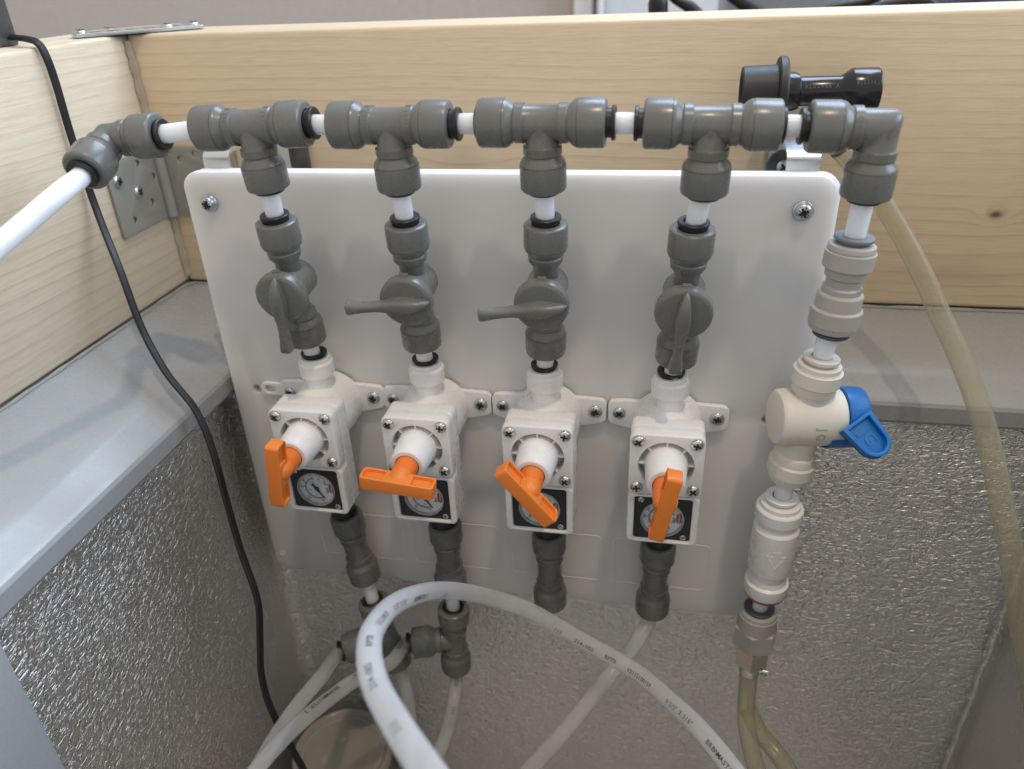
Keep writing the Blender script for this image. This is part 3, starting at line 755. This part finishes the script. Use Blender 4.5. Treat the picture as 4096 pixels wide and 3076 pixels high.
# collets on the inlets are parts of each regulator
for i in range(4): collet(regs[i], V(REGX[i], 0, REGZ), V(REGX[i], AXY, REGZ+33.5), V(0, 0, 1), 2.6)

# ------------------------------------------------------------------ couplers under the regulators
CT = [V(60.6, AXY, -190), V(119.4, AXY, -190), V(178, AXY, -190), V(236.6, AXY, -190)]
CB = [aty(1463, 2312, AXY), aty(1806, 2350, AXY), aty(2201, 2412, AXY), aty(2607, 2440, AXY)]
cdir = []
for i in range(4):
    a, b = CT[i], CB[i]; ax = (b-a).normalized(); c = (a+b)/2; L = (b-a).length/2; og = b.copy()
    t = thing('straight_coupler', 'grey straight push-fit coupler under the %s regulator' % ['leftmost', 'second', 'third', 'rightmost'][i], 'coupler', og, 'grey couplers under the regulators')
    mb = MB(); mb.lathe(c, ax, duo(L)); mb.lathe(c, -ax, duo(L)); mb.build('body', 'grey', t, og, sharp=30)
    mt = MB(); letters(mt, 'duotight 8', c-ax*(L-16.4), -ax, 7.75, 0, 2.4, 1.6, V(0, -1, 0.2)); mt.build('moulded_lettering', 'grey', t, og)
    collet(t, og, a, -ax, 2.5, r=6.9); collet(t, og, b, ax, 1.2)
    cdir.append(ax)

# lower tees
def low_tee(top, bot, bdir, label):
    c = (top+bot)/2; ax = (bot-top).normalized(); L = (bot-top).length/2; og = bot.copy()
    t = thing('tee_fitting', label, 'tee fitting', og, 'lower grey tees')
    bdir = (bdir-ax*bdir.dot(ax)*0.75).normalized()
    mb = MB(); mb.lathe(c, ax, duo(L)); mb.lathe(c, -ax, duo(L)); mb.lathe(c, bdir, duo(26)); mb.build('body', 'grey', t, og, sharp=30)
    collet(t, og, top, -ax, 0.6); collet(t, og, bot, ax, 1.2); collet(t, og, c+bdir*26, bdir, 3.6)
    return c, ax, L, c+bdir*26, bdir
tA = low_tee(aty(1490, 2400, -17), aty(1592, 2655, -20), V(-0.80, -0.42, -0.42), 'grey tee half hidden behind the looping hose')
tB = low_tee(aty(1813, 2428, AXY), aty(1826, 2668, AXY), V(-0.90, -0.22, -0.35), 'grey tee with its side branch pointing left, below the second regulator')
short_tube(CB[0]-cdir[0]*4, aty(1490, 2400, -17)+tA[1]*4, 'short white tube between the leftmost coupler and the half hidden tee')
short_tube(CB[1]-cdir[1]*4, aty(1813, 2428, AXY)+tB[1]*4, 'short white tube just behind the top of the looping hose')

# ------------------------------------------------------------------ right-hand chain
def chain_part(name, label, cat, a, b, prof_, mat, group=None, seg=44):
    ax = (b-a).normalized(); og = b.copy(); t = thing(name, label, cat, og, group)
    mb = MB(); mb.lathe(a, ax, prof_((b-a).length), seg); mb.build('body', mat, t, og, sharp=30)
    return t, og, ax
YC = -26.0
ga, gb = aty(3412, 972, YC), aty(3326, 1318, YC)
def pf_grey(L): return [(2, 5.8), (-0.1, 5.9), (0, 8.0), (0.5, 8.9), (2.2, 9.2), (2.6, 8.9), (3.0, 9.2), (3.2, 9.75), (9.4, 9.7), (9.9, 9.3), (10.2, 8.2), (13.6, 7.9), (14.4, 6.9), (17.4, 6.8), (17.8, 7.5), (18.2, 7.8), (L-17.2, 7.7), (L-16.8, 8.6), (L-16.2, 9.0), (L-10.6, 9.2), (L-10.2, 9.9), (L-9.7, 10.2), (L-3.4, 10.1), (L-3.0, 9.6), (L-2.7, 9.9), (L-1.2, 9.6), (L-0.3, 8.6), (L, 7.6), (L, 5.8), (L-3, 5.8)]
t, og, gx = chain_part('straight_coupler', 'light grey stepped coupler below the right elbow', 'coupler', ga, gb, pf_grey, 'pale')
collet(t, og, ga, -gx, 3.0, 'pale_collet', 7.6); collet(t, og, gb, gx, 2.2, 'dark_collet', 7.4)
mt = MB(); letters(mt, 'JG', (ga+gb)/2-gx*1.0, gx, 7.78, -0.95, 4.0, 2.6, V(0, -1, 0)); mt.build('moulded_lettering', 'pale', t, og)
ee = ER+dv*25.5
short_tube(ee-dv*4, ga+gx*4, 'white tube joining the right elbow to the light grey coupler')
# shut-off valve
va, vb = aty(3281, 1450, YC), aty(3150, 1905, YC)
vc = aty(3222, 1668, YC); vx = (vb-va).normalized(); og = vb.copy()
t = thing('shutoff_valve', 'cream shut-off valve with a blue handle', 'valve', og)
def jg(L): return [(0, 8.2), (L-14.5, 8.2), (L-14.0, 9.0), (L-13.4, 9.3), (L-9.8, 9.4), (L-9.4, 10.0), (L-9.0, 10.35), (L-3.2, 10.3), (L-2.8, 9.5), (L-2.5, 9.5), (L-2.4, 9.2), (L-0.4, 9.1), (L, 8.6), (L, 5.9), (L-3, 5.9)]
La = (va-vc).length; Lb = (vb-vc).length
mb = MB(); mb.lathe(vc, (va-vc), jg(La)); mb.lathe(vc, (vb-vc), jg(Lb))
bx = V(math.cos(math.radians(12)), math.sin(math.radians(12)), 0.0); bx = (bx-vx*bx.dot(vx)*0.6).normalized()
mb.lathe(vc, bx, [(-14.2, 0), (-14.2, 10.2), (-13.8, 11.6), (-12.6, 12.6), (-11, 12.9), (13.6, 12.9), (13.9, 12.5), (13.9, 0)], 56)
mb.build('body', 'cream', t, og, sharp=30)
mt = MB(); letters(mt, 'JG', vc+bx*2.5, bx, 12.95, 0.0, 5.4, 4.0, V(0, -1, -0.05)); letters(mt, 'I', vc-bx*6.6, bx, 12.95, 0.0, 2.0, 3.8, V(0, -1, -0.2)); mt.build('moulded_lettering', 'pale', t, og)
mb = MB(); mb.lathe(va, -vx, [(-2, 5.8), (1.2, 5.8), (1.3, 7.4), (1.5, 7.6), (2.8, 7.6), (3.0, 7.3), (3.0, 4.4), (-2, 4.2)], 36); mb.build('collet', 'cream', t, og)
mb = MB(); mb.lathe(vb, vx, [(-2, 5.8), (0.3, 5.8), (0.4, 7.4), (1.6, 7.6), (1.8, 7.3), (1.8, 4.4), (-2, 4.2)], 36); mb.build('collet', 'cream', t, og)
mb = MB(); mb.lathe(vc, bx, [(14.2, 11), (14.2, 13.2), (14.5, 13.7), (22.6, 13.7), (23.6, 13.2), (24.0, 12.2), (24.0, 0)], 56); hb = mb.build('handle', 'blue', t, og)
# skirt that wraps below the body
mb = MB(); vs = []; fs = []
e1_ = V(0, 0, 1); e1_ = (e1_-bx*e1_.dot(bx)).normalized(); e2_ = bx.cross(e1_)
for j, (s_, r_) in enumerate(((8.2, 13.05), (14.4, 13.05), (14.4, 13.7), (8.2, 13.7))):
    for k in range(25):
        a = math.radians(108+k*6.5)
        vs.append(vc+bx*s_+(e1_*math.cos(a)+e2_*math.sin(a))*r_)
for j in range(4):
    for k in range(24): fs.append((j*25+k, j*25+k+1, ((j+1) % 4)*25+k+1, ((j+1) % 4)*25+k))
fs += [(0, 25, 50, 75), (24, 99, 74, 49)]
mb.add(vs, fs); mb.build('handle_skirt', 'blue', hb, og, sharp=40)
# paddle
ps = aty(3432, 1700, -36.0); pt_ = aty(3536, 1822, -44.0)
pu = (pt_-ps).normalized(); pn = CAMN+V(0, 0.05, 0.42); pn = (pn-pu*pn.dot(pu)).normalized(); pm = frame(ps, pu, pn)
Lp = (pt_-ps).length
outl = [(-2, -8.0)]+[(Lp-7.0+7.0*math.sin(math.radians(a)), -7.0*math.cos(math.radians(a))) for a in range(0, 181, 15)]+[(-2, 8.0)]
inl = [(-0.5, -5.7)]+[(Lp-7.0+5.2*math.sin(math.radians(a)), -5.2*math.cos(math.radians(a))) for a in range(0, 181, 15)]+[(-0.5, 5.7)]
mb = MB(); mb.add(*prism([outl, inl], 4.4, 0.4, pm)); mb.add(*prism([outl], 2.0, 0.2, pm @ Matrix.Translation(V(0, 0, -1.2)))); mb.build('paddle', 'blue', hb, og)
mt = MB(); m_ = pm @ Matrix.Translation(V(Lp-9.5, 0, 0.1)) @ Matrix.Rotation(math.radians(0), 4, 'Z'); vs_, fs_ = text_mesh('JG', 7.5)
mt.add(vs_, fs_, m_); mt.build('paddle_lettering', 'blue', hb, og)
short_tube(gb-gx*4, va+vx*4, 'translucent white tube between the light grey coupler and the cream valve', mat='tube')
# white check valve with red ring
ka, kb = aty(3124, 2003, YC), aty(3056, 2375, YC)
def pf_check(L): return [(3, 5.8), (-0.2, 5.9), (0, 8.2), (0.5, 9.3), (2.6, 9.4), (3.0, 10.6), (3.6, 11.1), (9.2, 11.0), (9.8, 10.3), (10.2, 9.2), (12.6, 8.9), (13.6, 9.2), (14.4, 10.2), (15.4, 10.8), (L-19.5, 10.8), (L-18.6, 10.5), (L-17.6, 9.4), (L-17, 8.7), (L-13.8, 8.7), (L-13, 9.2), (L-11.0, 9.3), (L-10.6, 9.9), (L-10.0, 10.7), (L-3.6, 10.6), (L-2.8, 10.2), (L-2.6, 9.6), (L-0.2, 8.8), (L, 8.2), (L, 5.8), (L-3, 5.8)]
t, og, kx = chain_part('check_valve', 'white check valve with a moulded arrow and a red ring', 'check valve', ka, kb, pf_check, 'white')
mb = MB(); mb.lathe(ka, -kx, [(-2, 5.8), (1.3, 5.8), (1.4, 7.5), (2.8, 7.7), (3.1, 7.3), (3.1, 4.4), (-2, 4.2)], 36); mb.build('collet', 'white', t, og)
mb = MB(); mb.lathe(kb, kx, [(-3.0, 10.5), (-2.6, 10.35), (-1.3, 9.95), (-0.9, 9.4)], 44); mb.build('red_ring', 'red', t, og)
ac = ka+kx*((kb-ka).length*0.47); rd = V(0.05, -1, 0.1); rd = (rd-kx*rd.dot(kx)).normalized(); am = frame(ac+rd*10.72, kx.cross(rd), rd)
def line2(p, q, m, wd=0.45):
    p = Vector((*p, 0)); q = Vector((*q, 0)); d = (q-p); mm = m @ Matrix.Translation((p+q)/2) @ Matrix.Rotation(math.atan2(d.y, d.x), 4, 'Z'); return mm, d.length+wd
mb = MB()
for p, q in (((-4.5, 2), (0, -5)), ((0, -5), (4.5, 2)), ((4.5, 2), (1.5, 2)), ((1.5, 2), (1.5, 5)), ((1.5, 5), (-1.5, 5)), ((-1.5, 5), (-1.5, 2)), ((-1.5, 2), (-4.5, 2))):
    mm, ln = line2(p, q, am @ Matrix.Rotation(math.pi if (am.to_3x3() @ V(0, 1, 0)).z < 0 else 0, 4, 'Z'))
    for sgm in range(6):
        xx = (sgm-2.5)/6*ln; ctr = mm @ V(xx, 0, 0); off = ctr-(ac+kx*(ctr-ac).dot(kx)); ctr2 = (ac+kx*(ctr-ac).dot(kx))+off.normalized()*10.82
        m3 = mm.copy(); m3.translation = ctr2; mb.box((0, 0, 0), (ln/6+0.15, 0.45, 0.25), mat=m3)
mb.build('moulded_arrow', 'white', t, og)
short_tube(vb-vx*4, ka+kx*4, 'greyish tube between the cream valve and the white check valve')
# hex adapter
ha, hb_ = aty(3036, 2435, YC), aty(3014, 2572, YC); hx = (hb_-ha).normalized(); og = hb_.copy()
t = thing('threaded_adapter', 'light grey hex adapter at the bottom of the right-hand chain', 'adapter', og)
LH = (hb_-ha).length
mb = MB(); mb.lathe(ha, hx, [(4, 5.8), (0, 5.9), (0, 8.6), (0.6, 9.2), (2.6, 9.5), (3.0, 9.9), (11.5, 10.0)], 44); mb.lathe(ha+hx*11.2, hx, [(0, 9.4), (0, 10.2), (0.8, 11.4), (LH-12.4, 11.4), (LH-11.6, 10.4), (LH-11.4, 5)], 6, 0.3); mb.build('body', 'pale', t, og, sharp=30)
collet(t, og, ha, -hx, 1.8, 'dark_collet', 7.6)
mb = MB(); n0 = hb_+hx*0.2; mb.lathe(n0, hx, [(-1, 6), (0, 7.6), (0.7, 9.0), (13.0, 9.0), (14.6, 7.8), (14.8, 5.5)], 6, 0.1); mb.lathe(n0+hx*14, hx, [(0, 5.6), (3.2, 5.4), (3.2, 3.2)], 28); mb.build('swivel_nut', 'brass', t, og, sharp=25)
short_tube(kb-kx*4, ha+hx*4, 'white tube between the red-ringed check valve and the hex adapter')

# ------------------------------------------------------------------ hoses
def hose(name, label, pts, r, mat, group=None, prints=(), n=10, cat='hose'):
    path = smooth_path(pts, n); og = path[0].copy()
    t = thing(name, label, cat, og, group)
    mb = MB(); mb.tube(path, r, 26); mb.build('hose_wall', mat, t, og, sharp=60)
    if prints:
        cum = [0.0]
        for a, b in zip(path, path[1:]): cum.append(cum[-1]+(b-a).length)
        for (txt, s0, side, flip, size, col) in prints:
            mt = MB(); sp = size*0.62
            for i, ch in enumerate(txt):
                s_ = s0+i*sp*flip
                if ch == ' ' or s_ < 0 or s_ > cum[-1]-0.1: continue
                j = max(k for k in range(len(cum)) if cum[k] <= s_); j = min(j, len(path)-2)
                f_ = (s_-cum[j])/(cum[j+1]-cum[j]); p_ = path[j].lerp(path[j+1], f_); tg = (path[j+1]-path[j]).normalized()*flip
                vw = (CAM-p_).normalized(); vw = (vw-tg*vw.dot(tg)).normalized(); sd = vw.cross(tg)
                nn = (vw*math.cos(side)+sd*math.sin(side)).normalized()
                m_ = frame(p_+nn*(r+0.05), tg, nn); put_text(mt, ch, size, m_)
            if mt.v: mt.build('hose_print', 'print', t, og)
    return t
# inlet hose at the left
eL = EL+dirL2.normalized()*23.5
hose('hose', 'white hose entering the left elbow from the left edge of the picture', [eL-dirL2*6, eL+dirL2*4, dep(250, 765, 296), dep(110, 885, 286), dep(-60, 1030, 276), dep(-350, 1280, 262), dep(-800, 1700, 250)], 4.1, 'tube', 'pale hoses')
# loop in the foreground
loop = [(3080, 3280, 84), (2931, 3076, 80), (2792, 2908, 75), (2680, 2802, 70), (2569, 2705, 66), (2457, 2632, 64), (2346, 2571, 63), (2234, 2507, 63), (2123, 2445, 64), (2000, 2400, 65), (1842, 2366, 68), (1712, 2366, 73), (1583, 2414, 83), (1500, 2505, 95), (1476, 2600, 104), (1500, 2735, 113), (1580, 2887, 123), (1672, 3030, 133), (1790, 3190, 142), (2000, 3420, 155)]
hose('hose', 'thick-looking white hose looping through the foreground', [wid(*q) for q in loop], 4.05, 'hose', 'pale hoses',
     [(')))', 145, -0.45, -1, 2.9, 0), ('214-002', 132, -0.45, -1, 2.8, 0), ('RPTR', 113, -0.4, -1, 2.8, 0), ('15112/0015F', 99, -0.35, -1, 2.8, 0), ('0.212" X 5/6"', 66, -0.3, -1, 2.8, 0), ('BREWMASTER 2', 34, -0.3, -1, 2.8, 0),
      (')))', 225, -0.6, -1, 2.8, 0), ('BREWMASTER 2', 262, -0.5, -1, 2.6, 0), ('0.212" X 5/6"', 294, -0.4, -1, 2.6, 0), ('15112/0015F', 322, -0.25, -1, 2.7, 0), ('RPTR', 340, -0.1, -1, 3.0, 0), ('214-002', 362, 0.1, -1, 3.0, 0), (')))', 384, 0.2, -1, 3.0, 0)])
# hose from the rightmost coupler
p4 = CB[3]; d4 = cdir[3]
hose('hose', 'translucent hose running from the rightmost coupler behind the looping hose', [p4-d4*5, p4+d4*5, wid(2545, 2570, 57.5), wid(2457, 2680, 59), wid(2346, 2819, 60), wid(2234, 2953, 61), wid(2112, 3085, 61), wid(1900, 3330, 62)], 4.05, 'hose', 'pale hoses')
# hoses from the lower tees
cA, axA, LA, eA, dA = tA
hose('hose', 'translucent hose leaving the half hidden tee towards the lower left', [eA-dA*5, eA+dA*4, wid(1291, 2699, 57), wid(1194, 2816, 60), wid(1117, 2926, 62), wid(1058, 3023, 63), wid(960, 3200, 65)], 4.05, 'hose', 'pale hoses')
bA = cA+axA*LA
hose('hose', 'translucent hose dropping from the half hidden tee', [bA-axA*5, bA+axA*4, wid(1622, 2755, 51), wid(1638, 2842, 51), wid(1646, 2940, 51), wid(1640, 3090, 51), wid(1600, 3300, 52)], 4.05, 'hose', 'pale hoses', [(')))', 42, 0.3, 1, 3.0, 0)])
cB, axB, LB, eB, dB = tB
hose('hose', 'printed translucent hose leaving the left-pointing tee branch', [eB-dB*5, eB+dB*4, wid(1560, 2652, 55), wid(1421, 2722, 57), wid(1324, 2790, 59), wid(1227, 2868, 61), wid(1130, 2959, 63), wid(1039, 3062, 65), wid(930, 3200, 67)], 4.05, 'hose', 'pale hoses',
     [('21125/00', 12, -0.55, 1, 3.2, 0), ('2" X 5/6"', 47, -0.6, 1, 3.2, 0), ('BREWMASTER 2', 74, -0.6, 1, 3.2, 0)])
bB = cB+axB*LB
hose('hose', 'translucent hose dropping straight from the lower end of the left-pointing tee', [bB-axB*5, bB+axB*4, wid(1821, 2777, 51), wid(1802, 2874, 52), wid(1771, 2972, 53), wid(1735, 3060, 54), wid(1650, 3250, 56)], 4.05, 'hose', 'pale hoses', [('9Z26', 12, 0.0, 1, 3.2, 0), (')))', 32, 0.1, 1, 2.9, 0)])
# yellowed hoses
hose('hose', 'yellowed clear hose hanging from the black disconnect at the right', [aty(3330, 560, 47), dep(3440, 690, 352), dep(3500, 765, 355), dep(3552, 846, 354), dep(3622, 966, 350), dep(3695, 1110, 345), dep(3759, 1257, 340), dep(3824, 1395, 334), dep(3907, 1603, 326), dep(3969, 1828, 320), dep(4014, 2054, 318), dep(4042, 2200, 318), dep(4082, 2480, 322), dep(4150, 2900, 335), dep(4160, 3300, 345)], 4.6, 'yhose', 'yellowed hoses')
hy = n0+hx*14.5
hose('hose', 'yellowed hose clamped below the metal swivel nut', [hy+hx*1.0, hy+hx*9, dep(2985, 2840, 428), dep(2993, 2940, 424), dep(3015, 3040, 420), dep(3060, 3180, 415)], 4.9, 'yhose', 'yellowed hoses')
hose('hose', 'yellowed hose curving away at the bottom right of the clamped hose', [dep(2990, 2830, 452), dep(3035, 2925, 446), dep(3085, 2985, 440), dep(3140, 3060, 434), dep(3210, 3180, 428)], 5.2, 'yhose', 'yellowed hoses')
# clamp
og = hy+hx*4.5; t = thing('hose_clamp', 'small steel ear clamp round the yellowed hose below the metal nut', 'clamp', og)
mb = MB(); mb.lathe(hy+hx*1.6, hx, [(0, 5.0), (0, 5.5), (0.3, 5.7), (5.0, 5.7), (5.3, 5.5), (5.3, 5.0)], 32); mb.build('band', 'steel', t, og)
mb = MB(); er = hy+hx*4.2+V(5.6, -2.0, 0)
mb.tube([er+V(-1, 0, -0.4), er+V(1.2, -0.4, 1.1), er+V(3.4, -0.6, 0.8), er+V(4.4, -0.8, -0.8), er+V(3.3, -0.7, -2.2)], [0.9, 0.8, 0.9, 1.0, 1.0], 10); mb.tube([er+V(0.6, -0.4, -1), er+V(1.6, -0.4, -2.8)], 0.9, 10); mb.build('ear', 'steel', t, og)
mb = MB(); mb.box((0, 0, 0), (2.4, 1.8, 1.0), 0.2, 1, frame(hy+hx*4.4+V(-0.5, -5.4, 0), V(1, 0, 0), V(0, -1, 0.1))); mb.build('rivet', 'zinc', t, og)

# ------------------------------------------------------------------ black ball-lock disconnect behind the row
DY = 47.0
da, db_ = aty(2962, 376, DY), aty(3512, 361, DY); dax = (db_-da).normalized(); og = (da+db_)/2
t = thing('keg_disconnect', 'black plastic keg disconnect lying behind the top row', 'disconnect', og)
LD = (db_-da).length
mb = MB(); mb.lathe(da, dax, [(6, 0), (6, 8.2), (2, 8.6), (0.4, 8.9), (0, 9.6), (0, 11.2), (0.5, 11.7), (15, 12.0), (15.2, 12.4), (15.3, 14.6), (15.9, 15.4), (18.3, 15.4), (19.2, 14.8), (19.4, 9.6), (20, 9.0)], 56); mb.build('skirt', 'matt_black', t, og)
mb = MB(); mb.lathe(da, dax, [(19, 8.8), (22.6, 8.7), (24.6, 8.0), (25.2, 6.9), (26, 6.7), (42, 6.6), (43.5, 7.2), (46.5, 9.4), (47.2, 9.6), (LD-1.2, 9.5), (LD-0.3, 9.0), (LD, 8.2), (LD, 6.0), (LD-3, 5.9), (LD-3, 0)], 48); mb.build('body', 'gloss_black', t, og)
mb = MB(); pb_ = aty(3330, 560, DY); pa_ = da+dax*40; mb.tube([pa_, pa_.lerp(pb_, 0.6), pb_, pb_+V(4, 0, -6)], [5.2, 4.6, 4.4, 3.6], 20); mb.build('side_barb', 'gloss_black', t, og)
mt = MB(); letters(mt, 'DUOTIGHT 8', da+dax*34, V(0, 0, 1), 6.7, 0, 2.2, 1.0, V(0, -1, 0.4))
mt = MB()
for i, ch in enumerate('KL02448 A'):
    if ch != ' ': put_text(mt, ch, 2.4, frame(da+dax*(27.5+i*1.6)+V(0, -5.9, 3.2), dax, V(0, -0.87, 0.48)))
for i, ch in enumerate('8(5/16)'):
    put_text(mt, ch, 2.2, frame(da+dax*(48+i*1.35)+V(0, -8.45, 4.6), dax, V(0, -0.87, 0.48)))
mt.build('moulded_lettering', 'worn_black', t, og)

# ------------------------------------------------------------------ black cable over the left beam
cp = [V(-112.5, 37, 20), V(-112.5, 36, 48), V(-110, 35, 57.5), V(-103, 32, 59.8), V(-86, 20, 59.4), V(-71, 11, 59.2), V(-63.5, 9, 57.5), V(-61.2, 9, 52), V(-60.8, 9.5, 40), atx(290, 560, -60.6), atx(390, 850, -58), dep(480, 1080, 392), dep(566, 1310, 390), dep(665, 1490, 384), dep(782, 1640, 381), dep(850, 1800, 384), dep(905, 2000, 388), dep(962, 2200, 392), dep(1030, 2400, 394), dep(1040, 2550, 396), dep(1046, 2700, 398), dep(1085, 2838, 401), dep(1172, 3004, 405), dep(1225, 3110, 408), dep(1290, 3350, 415)]
mb = MB(); mb.tube(smooth_path(cp, 8), 1.2, 22, flat=1.6, up=V(0, 1, 0)); o = mb.build('power_cable', 'cable', None, (0, 0, 0), sharp=60)
tag(o, 'flat black twin cable hanging over the left beam into the freezer', 'cable')

# ------------------------------------------------------------------ cup with frosted lid in the corner
jc = dep(1368, 3000, 528); og = V(jc.x, jc.y, -490); t = thing('lidded_cup', 'round cup with a frosted lid standing in the bottom corner', 'cup', og)
RJ = 34.0
jc.x = max(jc.x, -10+RJ); jc.y = min(jc.y, 18.5-RJ)
mb = MB(); mb.lathe((jc.x, jc.y, -489.5), (0, 0, 1), [(0, 0), (0, 26), (1, 27), (jc.z+484, 31.5), (jc.z+484, 30.3), (2, 25.6), (2, 0)], 56); mb.build('cup', 'jar', t, og)
mb = MB(); mb.lathe((jc.x, jc.y, jc.z-2.9), (0, 0, 1), [(0, RJ-5.6), (0.7, RJ-6.0), (0.7, RJ-6.8), (0, RJ-7.2)], 64); mb.lathe((jc.x, jc.y, jc.z-0.4), (0, 0, 1), [(0, RJ-0.6), (0.6, RJ-1.0), (0.6, RJ-2.0), (0, RJ-2.4)], 64); mb.build('lid_rim', 'pale', t, og)
mb = MB(); mb.lathe((jc.x, jc.y, jc.z-6), (0, 0, 1), [(-3, 32.4), (-3, RJ-0.4), (0, RJ), (4.5, RJ), (5.7, RJ-0.6), (6.0, RJ-1.6), (5.6, RJ-2.4), (5.0, RJ-3.4), (3.4, RJ-4.6), (3.2, RJ-5.5), (3.2, 0)], 64); ld = mb.build('lid', 'lid', t, og, sharp=40)
for (px, py) in ((1366, 2962), (1302, 3040)):
    p_ = atz(px, py, jc.z-2.8); mb = MB(); mb.lathe(p_, (0, 0, 1), [(0, 3.6), (0.5, 3.3), (0.6, 2.9), (0.1, 2.4), (-0.1, 0)], 24); mb.build('lid_dimple', 'lid', ld, og)
mt = MB()
for tx, px, py in (('Ko', 1290, 3005), ('ool', 1425, 2965)):
    p_ = atz(px, py, jc.z-2.75); put_text(mt, tx, 11, frame(p_, R0-V(0, 0, R0.z)+V(0, 0.25, 0), V(0, 0, 1)))
mt.build('lid_writing', 'lid', ld, og)
mb = MB(); mb.lathe((jc.x, jc.y, -487), (0, 0, 1), [(0, 0), (0, 24), (40, 27), (40, 0)], 40); mb.build('contents', 'amber', t, og)

# ------------------------------------------------------------------ the room behind
def far(px, py, y): return aty(px, py, y)
wl = MB(); wl.box((-300, 1210, 200), (3400, 20, 2600), 0); o = wl.build('wall', 'wall', None); o['kind'] = 'structure'
fl = MB(); fl.box((300, 300, -905), (5000, 4000, 10), 0); o = fl.build('floor', 'floorm', None); o['kind'] = 'structure'
def upright(x0p, x1p, y, mat, name, label, cat, th=30, z0=-890, z1=1100, bev=3, group=None):
    a = aty(x0p, 40, y); b = aty(x1p, 40, y)
    mb = MB(); mb.box(((a.x+b.x)/2, y+th/2, (z0+z1)/2), (abs(b.x-a.x), th, z1-z0), bev, 2)
    return tag(mb.build(name, mat, None), label, cat)
upright(2294, 2366, 1150, 'white_paint', 'door_frame', 'bright white door frame beyond the back beam', 'frame', 40)
upright(2388, 2412, 1120, 'white_paint', 'window_post', 'thin white post just right of the door frame', 'post', 30)
upright(2418, 4700, 1160, 'pale_panel', 'pale_panel', 'pale grey panel filling the upper right background', 'panel', 20)
bn = MB(); a = aty(2915, 30, 420); b = aty(3480, 30, 420); bn.box(((a.x+b.x)/2, 520, -60), (b.x-a.x, 200, 400), 12, 3)
tag(bn.build('storage_bin', 'grey_bin', None), 'smoky grey bin behind the back beam', 'bin')
bn = MB(); a = aty(3905, 30, 420); bn.box((a.x+120, 520, -60), (240, 200, 400), 12, 3)
tag(bn.build('storage_bin', 'navy', None), 'dark blue bin at the far right behind the back beam', 'bin')
cab = [('black plug lead hanging straight down behind the beam', [(2628, -160, 300), (2628, -60, 300), (2632, 10, 300), (2632, 90, 300)], [6, 6, 13, 13]),
       ('black lead arching to the right beside the plug', [(2600, -140, 310), (2680, -20, 310), (2760, 30, 310), (2830, 100, 310)], [5, 5, 8, 8]),
       ('thick black lead sloping down in front of the grey bin', [(2880, -60, 330), (2960, 5, 330), (3030, 50, 330), (3110, 110, 330)], [9, 9, 9, 9]),
       ('black lead rising to the right in front of the grey bin', [(3230, 90, 340), (3330, 35, 340), (3470, 5, 340), (3560, -50, 340)], [7, 7, 7, 7]),
       ('glossy black lead curling beside the dark blue bin', [(3440, 60, 320), (3560, 20, 320), (3680, 5, 320), (3740, 35, 320), (3760, 90, 320)], [7, 9, 9, 8, 8])]
for lab, pts, rad in cab:
    pp = smooth_path([aty(*q) for q in pts], 8); rr_ = []
    for i in range(len(pp)):
        f_ = i/(len(pp)-1)*(len(rad)-1); j = min(int(f_), len(rad)-2); rr_.append((rad[j]*(1-(f_-j))+rad[j+1]*(f_-j))*0.55)
    mb = MB(); mb.tube(pp, rr_, 14); tag(mb.build('cable', 'cable', None), lab, 'cable', 'leads behind the beam')
